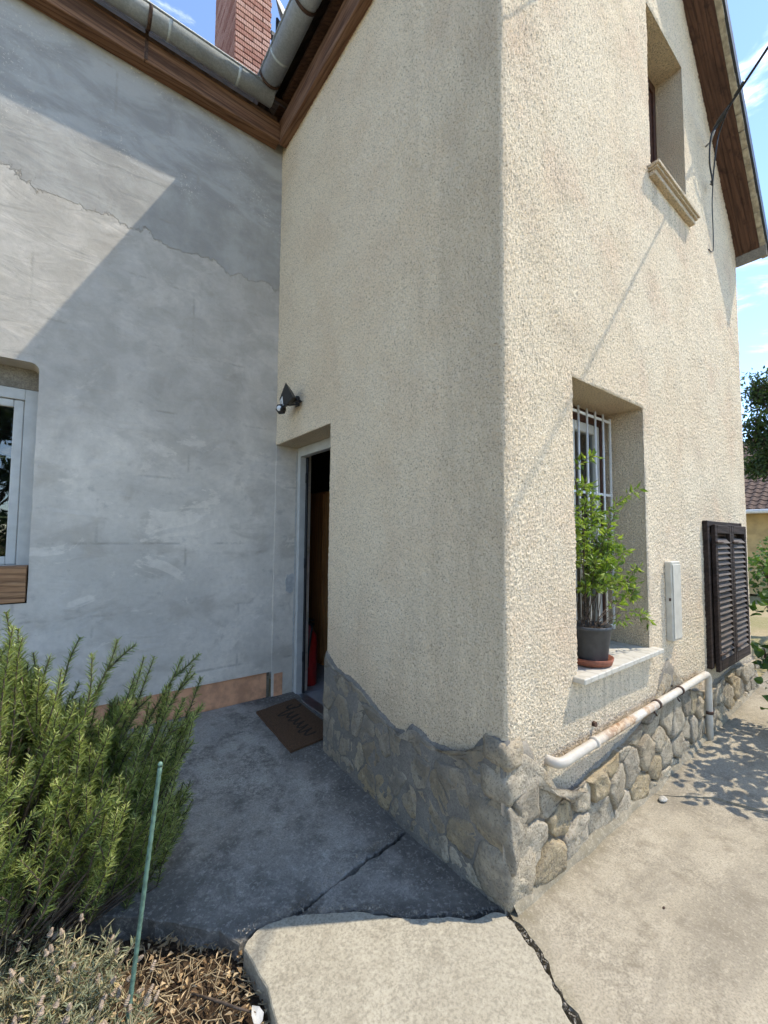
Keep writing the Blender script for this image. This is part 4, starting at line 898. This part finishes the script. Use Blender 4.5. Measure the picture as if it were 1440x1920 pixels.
# ---- pebbles on the path
for k, (x, y, r, lb) in enumerate(((1.30, -.105, .026, 'pale pebble lying at the foot of the stone plinth'), (.51, -.383, .006, 'tiny dark pebble on the sunlit concrete'))):
    V = []; F = []; nu, nv = 12, 7
    for j in range(nv):
        for i in range(nu):
            a = 2*math.pi*i/nu; t = math.pi*(j+.01)/(nv-1+.02); f_ = 1+.18*mnoise.noise(Vector((math.cos(a)*2+k, math.sin(a)*2, t*2))); V.append((x+r*1.3*f_*math.sin(t)*math.cos(a), y+r*.8*f_*math.sin(t)*math.sin(a), r*.4+r*.45*f_*math.cos(t)))
    F = [(j*nu+i, j*nu+(i+1) % nu, (j+1)*nu+(i+1) % nu, (j+1)*nu+i) for j in range(nv-1) for i in range(nu)]
    tag(mesh('pebble', V, F, 'pebble' if k == 0 else 'rust_strap', None, True, (x, y, 0)), lb, 'pebble')
# ================================================================ garden at the left
ST = thing('garden_stake', 'thin green plastic-coated garden stake standing upright in the soil bed', 'stake', (-1.29, .44, -.1))
s0, s1_ = Vector((-1.285, .445, -.12)), Vector((-1.208, .452, .745)); pp = [s0.lerp(s1_, i/60) for i in range(61)]
B().tube(pp, [.0066+(.0010 if i % 2 else 0) for i in range(61)], 10).out('rod', 'stake_green', ST, True); B().tube([s1_, s1_+Vector((.0005, 0, .008)), s1_+Vector((.001, 0, .014))], [.0074, .0080, .004], 10).out('cap', 'stake_green', ST, True)
RM = thing('rosemary_bush', 'large sunlit rosemary bush with upright needle-leaved shoots in the soil bed', 'bush', (-1.72, .99, -.08))
rs = random.Random(21); stems = B(); NP = []; ND = []; NL = []; NT = []
def shoot(p, d, ln, bend_, lit):
    p = Vector(p); d = Vector(d).normalized(); n = max(6, int(ln/.03)); path = [p.copy()]; st = ln/n
    for i in range(n):
        d = (d+bend_*st+Vector((rs.gauss(0, .05), rs.gauss(0, .05), rs.gauss(0, .03)))).normalized(); p = p+d*st; path.append(p.copy())
    stems.tube(path, [.0032*(1-.65*i/n)+.0006 for i in range(n+1)], 5)
    s_ = 0; step = .0036; tone = rs.gauss(0, .13)+(-.12 if rs.random() < .15 else 0)
    cnt = int(ln/step)
    for k in range(cnt):
        t = k/cnt; f_ = t*n; i = min(int(f_), n-1); q = path[i].lerp(path[i+1], f_-i); ax = (path[i+1]-path[i]).normalized(); o1 = ax.orthogonal().normalized(); a0 = k*1.9
        for j in range(3):
            a = a0+j*2.094+rs.gauss(0, .3); w = o1*math.cos(a)+ax.cross(o1)*math.sin(a); L_ = rs.uniform(.018, .038)*(1 if t < .85 else 1.15-t*.5)
            NP.append(q); ND.append(w*rs.uniform(.6, 1)+ax*rs.uniform(.35, 1.0)); NL.append(L_); NT.append(min(1, max(0, rs.gauss(.40, .2)+tone+.34*t)))
    return path
up = Vector((0, 0, 1))
root = Vector((-1.72, .99, -.08))
spec = []
for k in range(760):
    # shoot tips fill a rounded crown, lower towards the concrete
    x = rs.uniform(-2.35, -1.0); y = rs.uniform(.55, 1.22)
    e = ((x+1.75)/.78)**2+((y-.88)/.33)**2
    if e > 1: continue
    top_ = (.52+.90*max(0, min(1, (-x-.98)/.85)))*(1-.28*e)+rs.gauss(0, .05)
    z = top_*(.10+.90*rs.random()**.55)
    if e < .55 and z < top_*.40: continue
    if z < .55-(y-.6)*.9: continue
    spec.append(Vector((x, y, max(.03, z))))
for (x, y, z) in ((-1.19, .98, .98), (-1.15, 1.02, .96), (-1.02, 1.05, .93), (-.98, 1.08, .88), (-.96, 1.0, .82), (-.99, .96, .74), (-.95, 1.02, .66), (-1.04, .92, .58), (-1.33, .75, 1.10), (-1.37, .8, 1.06), (-1.56, .72, 1.16), (-1.72, .74, 1.38), (-1.80, .78, 1.46), (-1.86, .74, 1.44), (-1.76, .7, 1.40), (-1.66, .7, 1.2), (-1.46, .75, 1.02), (-1.24, .88, .88), (-1.14, .85, .74), (-1.07, .98, .84), (-1.03, 1.0, .76), (-1.2, .78, .62), (-1.25, .78, .50), (-1.36, .78, .42), (-1.16, .86, .46), (-1.1, .9, .64), (-1.3, .7, .8), (-1.25, .8, .95)): spec.append(Vector((x, y, z)))
for k in range(70): spec.append(Vector((rs.uniform(-1.3, -.97), rs.uniform(.82, 1.12), rs.uniform(.30, .86))))
for tp in spec:
    ln = rs.uniform(.22, .42); dr = (tp-root); dr.z = abs(dr.z)*1.1+.10; dr = (dr.normalized()+Vector((rs.gauss(0, .22), rs.gauss(0, .22), .55))).normalized(); st = tp-dr*ln
    if st.z < -.05: st.z = -.05
    pth = shoot(st, dr, ln, Vector((0, 0, rs.uniform(.2, 1.4))), 1)
    mid = root.lerp(st, .5)+Vector((0, 0, -.05)); stems.tube([root+Vector((rs.gauss(0, .05), rs.gauss(0, .05), 0)), mid, st], [.006, .004, .0028], 5)
    for _ in range(rs.choice((0, 1, 1, 2))):
        q = pth[rs.randint(1, max(2, len(pth)*2//3))]; shoot(q, dr+Vector((rs.gauss(0, .6), rs.gauss(0, .6), rs.uniform(0, .5))), rs.uniform(.07, .16), Vector((0, 0, 1.5)), 1)
stems.out('stem', 'bark', RM)
n = len(NP); V, F = leafmesh(NP, ND, NL, np.random.uniform(.0030, .0048, n), seed=8, shape='needle'); mesh('foliage', V, F, 'rosemary_leaf', RM, tint=np.array(NT))
print('needles', n)
# drying lavender in front
def lavender(x, y, rad, hgt, n, seed, label):
    rs = random.Random(seed); z0 = soilz(x, y); T = thing('lavender_plant', label, 'plant', (x, y, z0), 'drying lavender in the soil bed'); st = B(); hd_ = B(); P_ = []; D_ = []; Lh = []; T_ = []
    for k in range(n):
        a = rs.uniform(0, 6.283); r = rad*math.sqrt(rs.random()); bx_, by_ = x+r*.5*math.cos(a), y+r*.5*math.sin(a); h = hgt*rs.uniform(.45, 1.0)*(1-.35*r/rad); tip = Vector((x+r*1.15*math.cos(a)+rs.gauss(0, .02), y+r*1.15*math.sin(a)+rs.gauss(0, .02), z0+h)); b0 = Vector((bx_, by_, z0)); md = b0.lerp(tip, .5)+Vector((rs.gauss(0, .015), rs.gauss(0, .015), .02)); pth = [b0, md, tip]; st.tube(pth, [.0022, .0016, .0010], 4)
        dry = rs.random()
        for q in range(22):
            t = rs.uniform(.15, 1); p = b0.lerp(md, t*2) if t < .5 else md.lerp(tip, t*2-1); P_.append(p); D_.append(Vector((rs.gauss(0, 1), rs.gauss(0, 1), rs.uniform(-.1, 1.3)))); Lh.append(rs.uniform(.018, .045)); T_.append(min(1, max(0, .22+.5*dry**2+rs.gauss(0, .16)+(.25 if t < .35 else 0))))
        if rs.random() < .22:
            L_ = rs.uniform(.012, .024); d = (tip-md).normalized(); e = tip+d*rs.uniform(.01, .06); st.tube([tip, e], .0010, 4)
            for q in range(5): c = e+d*L_*q/5; hd_.tube([c-d*.002, c+d*.003, c+d*.0075], [.003, rs.uniform(.006, .0095)*(1-.09*q), .003], 6)
            hd_.out('flower_head', 'flower_dry', T); hd_ = B()
    st.out('stem', 'stem_dry', T); V, F = leafmesh(P_, D_, Lh, np.random.uniform(.003, .006, len(P_)), seed=seed); mesh('foliage', V, F, 'lavender_leaf', T, tint=np.repeat(T_, 2))
lavender(-1.62, .40, .20, .30, 150, 31, 'grey-green lavender with dry flower heads at the left edge below the rosemary')
lavender(-1.42, .62, .17, .30, 130, 32, 'lavender clump with tall dry flower stalks beside the concrete edge')
lavender(-1.38, .36, .17, .20, 140, 33, 'yellowing low lavender clump left of the green stake')
lavender(-1.60, .80, .18, .36, 130, 35, 'lavender clump standing directly under the rosemary shoots')
lavender(-1.52, .54, .17, .27, 130, 36, 'pale lavender clump in the middle of the bed between the others')
lavender(-1.78, .58, .18, .34, 120, 34, 'lavender growing into the shade of the rosemary, farthest left')
# dry leaf litter
n = 5200; P_ = []; D_ = []; U_n = []
rs = np.random.RandomState(4)
xs_ = rs.uniform(-2.3, -.875, n); ys_ = rs.uniform(-.5, .95, n)
for x, y in zip(xs_, ys_): P_.append((x, y, soilz(x, y)+rs.uniform(.002, .028)+(.012 if x > -1. else 0)))
D_ = rs.randn(n, 3)*[1, 1, .35]; V, F = leafmesh(P_, D_, rs.uniform(.010, .034, n), rs.uniform(.004, .017, n), .4, 9, up=np.tile([0, 0, 1.], (n, 1))); o = mesh('leaf_litter', V, F, 'litter', tint=np.repeat(rs.beta(1.6, 1.5, n), 2)); tag(o, 'dry brown leaves, straw and chips strewn over the soil bed', 'leaf litter', kind='stuff')
b = B()
for k in range(520):
    x, y = rs.uniform(-1.7, -.9), rs.uniform(-.1, .75); a = rs.uniform(0, 6.28); L_ = rs.uniform(.03, .11); z = soilz(x, y)+.022; b.tube([(x, y, z), (x+L_*.5*math.cos(a), y+L_*.5*math.sin(a), z+rs.uniform(.004, .02)), (x+L_*math.cos(a+.4), y+L_*math.sin(a+.4), z)], rs.uniform(.0007, .0018), 4)
o = b.out('straw', 'stem_dry'); tag(o, 'thin dry straw stalks lying on the soil bed', 'straw', kind='stuff')
tw = B().tube([(-1.08, .47, -.045), (-1.02, .38, -.032), (-.98, .33, -.035), (-.935, .27, -.03)], [.004, .0045, .004, .003], 7).out('dry_twig', 'bark', None, True, (-1.0, .35, -.05)); tag(tw, 'dark dry twig lying across the leaf litter', 'twig')
V, F = leafmesh([(-.945, .235, -.035)], [(.15, .9, .25)], [.065], [.042], .3, 3, up=[(-.6, -.5, .6)], shape='heart'); pl = mesh('fallen_leaf', V, F, 'filler', None, False, (-.945, .235, -.035), tint=[1.]*8); tag(pl, 'pale curled fallen leaf against the sunlit slab edge', 'leaf')
# ================================================================ garden at the right
def bush_leaves(T, mat, centers, n, ln, wd, seed, shape='heart', stemmat='bark', base=None, droop=-.2, twigs=True):
    rs = np.random.RandomState(seed); P_ = []; D_ = []; tt = []
    st = B()
    for (c, r) in centers:
        c = np.array(c); r = np.array(r); m_ = max(6, int(n*np.prod(r)**(1/3)))
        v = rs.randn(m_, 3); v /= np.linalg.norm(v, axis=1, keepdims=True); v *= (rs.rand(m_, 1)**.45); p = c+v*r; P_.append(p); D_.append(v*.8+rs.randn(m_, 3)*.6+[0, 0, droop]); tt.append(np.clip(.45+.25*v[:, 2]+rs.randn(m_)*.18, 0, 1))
        if twigs:
            for k in range(0, m_, 9):
                st.tube([c-[0, 0, r[2]*.6], c+v[k]*r*.5+[0, 0, .02], p[k]], [.006*ln/.05+.001, .003*ln/.05+.0005, .001], 4)
            if base is not None: b0 = Vector(base); st.tube([b0, b0.lerp(Vector(c), .5)+Vector((rs.randn()*.06, rs.randn()*.06, .05)), Vector(c)], [.016, .011, .006], 5)
    P_ = np.concatenate(P_); D_ = np.concatenate(D_); tt = np.concatenate(tt); q = len(P_)
    V, F = leafmesh(P_, D_, rs.uniform(.7, 1.2, q)*ln, rs.uniform(.8, 1.15, q)*wd, .18, seed, shape=shape); per = 8 if shape == 'heart' else 2
    if twigs: st.out('stem', stemmat, T)
    mesh('foliage', V, F, mat, T, tint=np.repeat(tt, per))
VN = thing('lilac_shrub', 'leafy shrub with heart-shaped leaves reaching in at the right edge', 'shrub', (3.1, -.75, .05))
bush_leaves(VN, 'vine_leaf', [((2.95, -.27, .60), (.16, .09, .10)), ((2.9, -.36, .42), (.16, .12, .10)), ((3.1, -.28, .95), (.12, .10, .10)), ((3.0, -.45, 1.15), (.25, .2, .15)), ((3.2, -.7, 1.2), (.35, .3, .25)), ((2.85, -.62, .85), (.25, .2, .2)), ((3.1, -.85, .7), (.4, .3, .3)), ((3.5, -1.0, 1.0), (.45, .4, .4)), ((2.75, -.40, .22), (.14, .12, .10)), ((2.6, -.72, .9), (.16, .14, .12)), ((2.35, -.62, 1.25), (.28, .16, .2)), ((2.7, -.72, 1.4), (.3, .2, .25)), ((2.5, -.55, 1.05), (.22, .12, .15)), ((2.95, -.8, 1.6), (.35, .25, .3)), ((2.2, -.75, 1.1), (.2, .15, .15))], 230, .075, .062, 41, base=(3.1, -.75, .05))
def tree(name, label, loc, trunk_h, centers, n, ln, wd, seed, cat='tree', group=None):
    T = thing(name, label, cat, loc, group); x, y, z = loc; rs_ = random.Random(seed); b = B(); th = trunk_h
    b.tube([(x, y, z-.1), (x+.03, y, z+th*.5), (x, y+.02, z+th)], [.11, .085, .06], 10)
    for (c, r) in centers: b.tube([(x, y, z+th*.85), Vector((x, y, z+th)).lerp(Vector(c), .5)+Vector((rs_.gauss(0, .08), rs_.gauss(0, .08), .05)), c], [.05, .032, .012], 6)
    b.out('trunk', 'bark', T, True); rs = np.random.RandomState(seed); P_ = []; D_ = []; tt = []; lb = B()
    for (c, r) in centers:
        c = np.array(c); r = np.array(r)
        for k in range(int(n)):
            v = rs.randn(3); v /= np.linalg.norm(v); q = c+v*r*rs.uniform(.5, 1.05); lb.tube([c, c+(q-c)*.55+rs.randn(3)*.04, q], [.012, .007, .003], 4)
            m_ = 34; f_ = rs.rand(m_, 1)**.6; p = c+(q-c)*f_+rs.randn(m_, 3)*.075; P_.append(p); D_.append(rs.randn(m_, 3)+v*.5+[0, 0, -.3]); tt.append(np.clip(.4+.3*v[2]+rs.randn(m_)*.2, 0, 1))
    lb.out('branch', 'bark', T); P_ = np.concatenate(P_); D_ = np.concatenate(D_); tt = np.concatenate(tt); q = len(P_)
    V, F = leafmesh(P_, D_, rs.uniform(.7, 1.2, q)*ln, rs.uniform(.8, 1.2, q)*wd, .2, seed); mesh('crown', V, F, 'tree_leaf', T, tint=np.repeat(tt, 2))
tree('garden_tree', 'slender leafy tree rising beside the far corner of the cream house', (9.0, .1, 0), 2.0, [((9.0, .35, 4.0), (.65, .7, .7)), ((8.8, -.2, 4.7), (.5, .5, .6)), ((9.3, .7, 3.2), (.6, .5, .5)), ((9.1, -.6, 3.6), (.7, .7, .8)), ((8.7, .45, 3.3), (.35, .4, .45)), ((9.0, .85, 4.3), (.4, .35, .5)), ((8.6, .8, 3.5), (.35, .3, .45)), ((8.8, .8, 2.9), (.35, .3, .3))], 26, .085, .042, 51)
HG = thing('hedge_shrub', 'dense dark shrub below the tree behind the far house corner', 'shrub', (6.4, -.1, .2))
bush_leaves(HG, 'vine_leaf', [((6.2, .28, 1.05), (.5, .22, .35)), ((6.4, -.1, .8), (.6, .4, .5)), ((6.0, -.3, .5), (.5, .3, .35)), ((7, .2, 1.2), (.6, .4, .4))], 700, .07, .05, 43, base=(6.4, -.1, .15))
# neighbour's house
NH = thing('neighbour_house', 'ochre house with brown tiled roof in the distance at the right', 'house', (15, 0, 0))
NX = 14.0
B().box((NX+.5, -8, -.1), (NX+8, 3.4, 2.35)).out('wall', 'ochre_wall', NH)
b = B(); b.add([(NX, -8.3, 2.30), (NX, 3.7, 2.30), (NX+4.2, 3.7, 5.05), (NX+4.2, -8.3, 5.05), (NX+8.5, 3.7, 2.3), (NX+8.5, -8.3, 2.3)], [(0, 1, 2, 3), (3, 2, 4, 5), (0, 5, 4, 1), (1, 4, 2), (0, 3, 5)]); nr = b.out('roof', 'roof_tile', NH)
sl_ = 2.75/4.2; tme = None; k = 0
for r in range(21):
    for c in range(16):
        x0 = NX-.02+r*.2; y0 = 2.95-c*.2; z0 = 2.32+(x0-NX)*sl_; V = []
        if tme is None:
            for i in range(7):
                a = i/6; hh = .035*math.sin(math.pi*min(1, a*1.6)) if a < .625 else .0
                for (dx, dz) in ((0, .03), (.23, .23*sl_+.004), (0, -.004)): V.append((dx, -.2*a, dz+hh))
            tme = bpy.data.meshes.new('roof_tile'); tme.from_pydata(V, [], [(i*3, i*3+3, i*3+4, i*3+1) for i in range(6)]+[(i*3+2, i*3+5, i*3+3, i*3) for i in range(6)]); tme.materials.append(MT['roof_tile'])
        o = bpy.data.objects.new('roof_tile', tme); o.location = Vector((x0, y0, z0+random.uniform(0, .006)))-Vector((15, 0, 0)); COL.objects.link(o); o.parent = nr
B().tube([(NX-.06, -8.3, 2.27), (NX-.06, 3.7, 2.27)], .06, 10).out('gutter', 'white_metal', NH, True)
wn_ = B().box((NX+.47, .2, 1.0), (NX+.51, 1.55, 2.05), .01).out('window', 'brown_frame', NH); B().box((NX+.455, .3, 1.1), (NX+.469, 1.45, 1.95)).out('pane', 'dark_void', wn_)
# a tree behind the viewer, mirrored in the window of the grey wing
for i, (x, y, lb) in enumerate(((-3.2, -7.5, 'broad dark tree mirrored in the glass of the left window'),)):
    tree('garden_tree', lb, (x, y, -.1), 1.6, [((x+dx, y+dy, z), (1.0, .9, .8)) for dx, dy, z in ((0, 0, 5.2), (.6, -.3, 4.6), (0, 0, 3.9), (-.8, .3, 2.8), (.9, .1, 2.9), (.1, .6, 2.1), (-1.3, .5, 1.6), (1.2, .6, 1.5), (-1.6, 0, 3.6), (-1.2, -.3, 4.5), (1.5, 0, 3.8))], 26, .16, .10, 60+i)
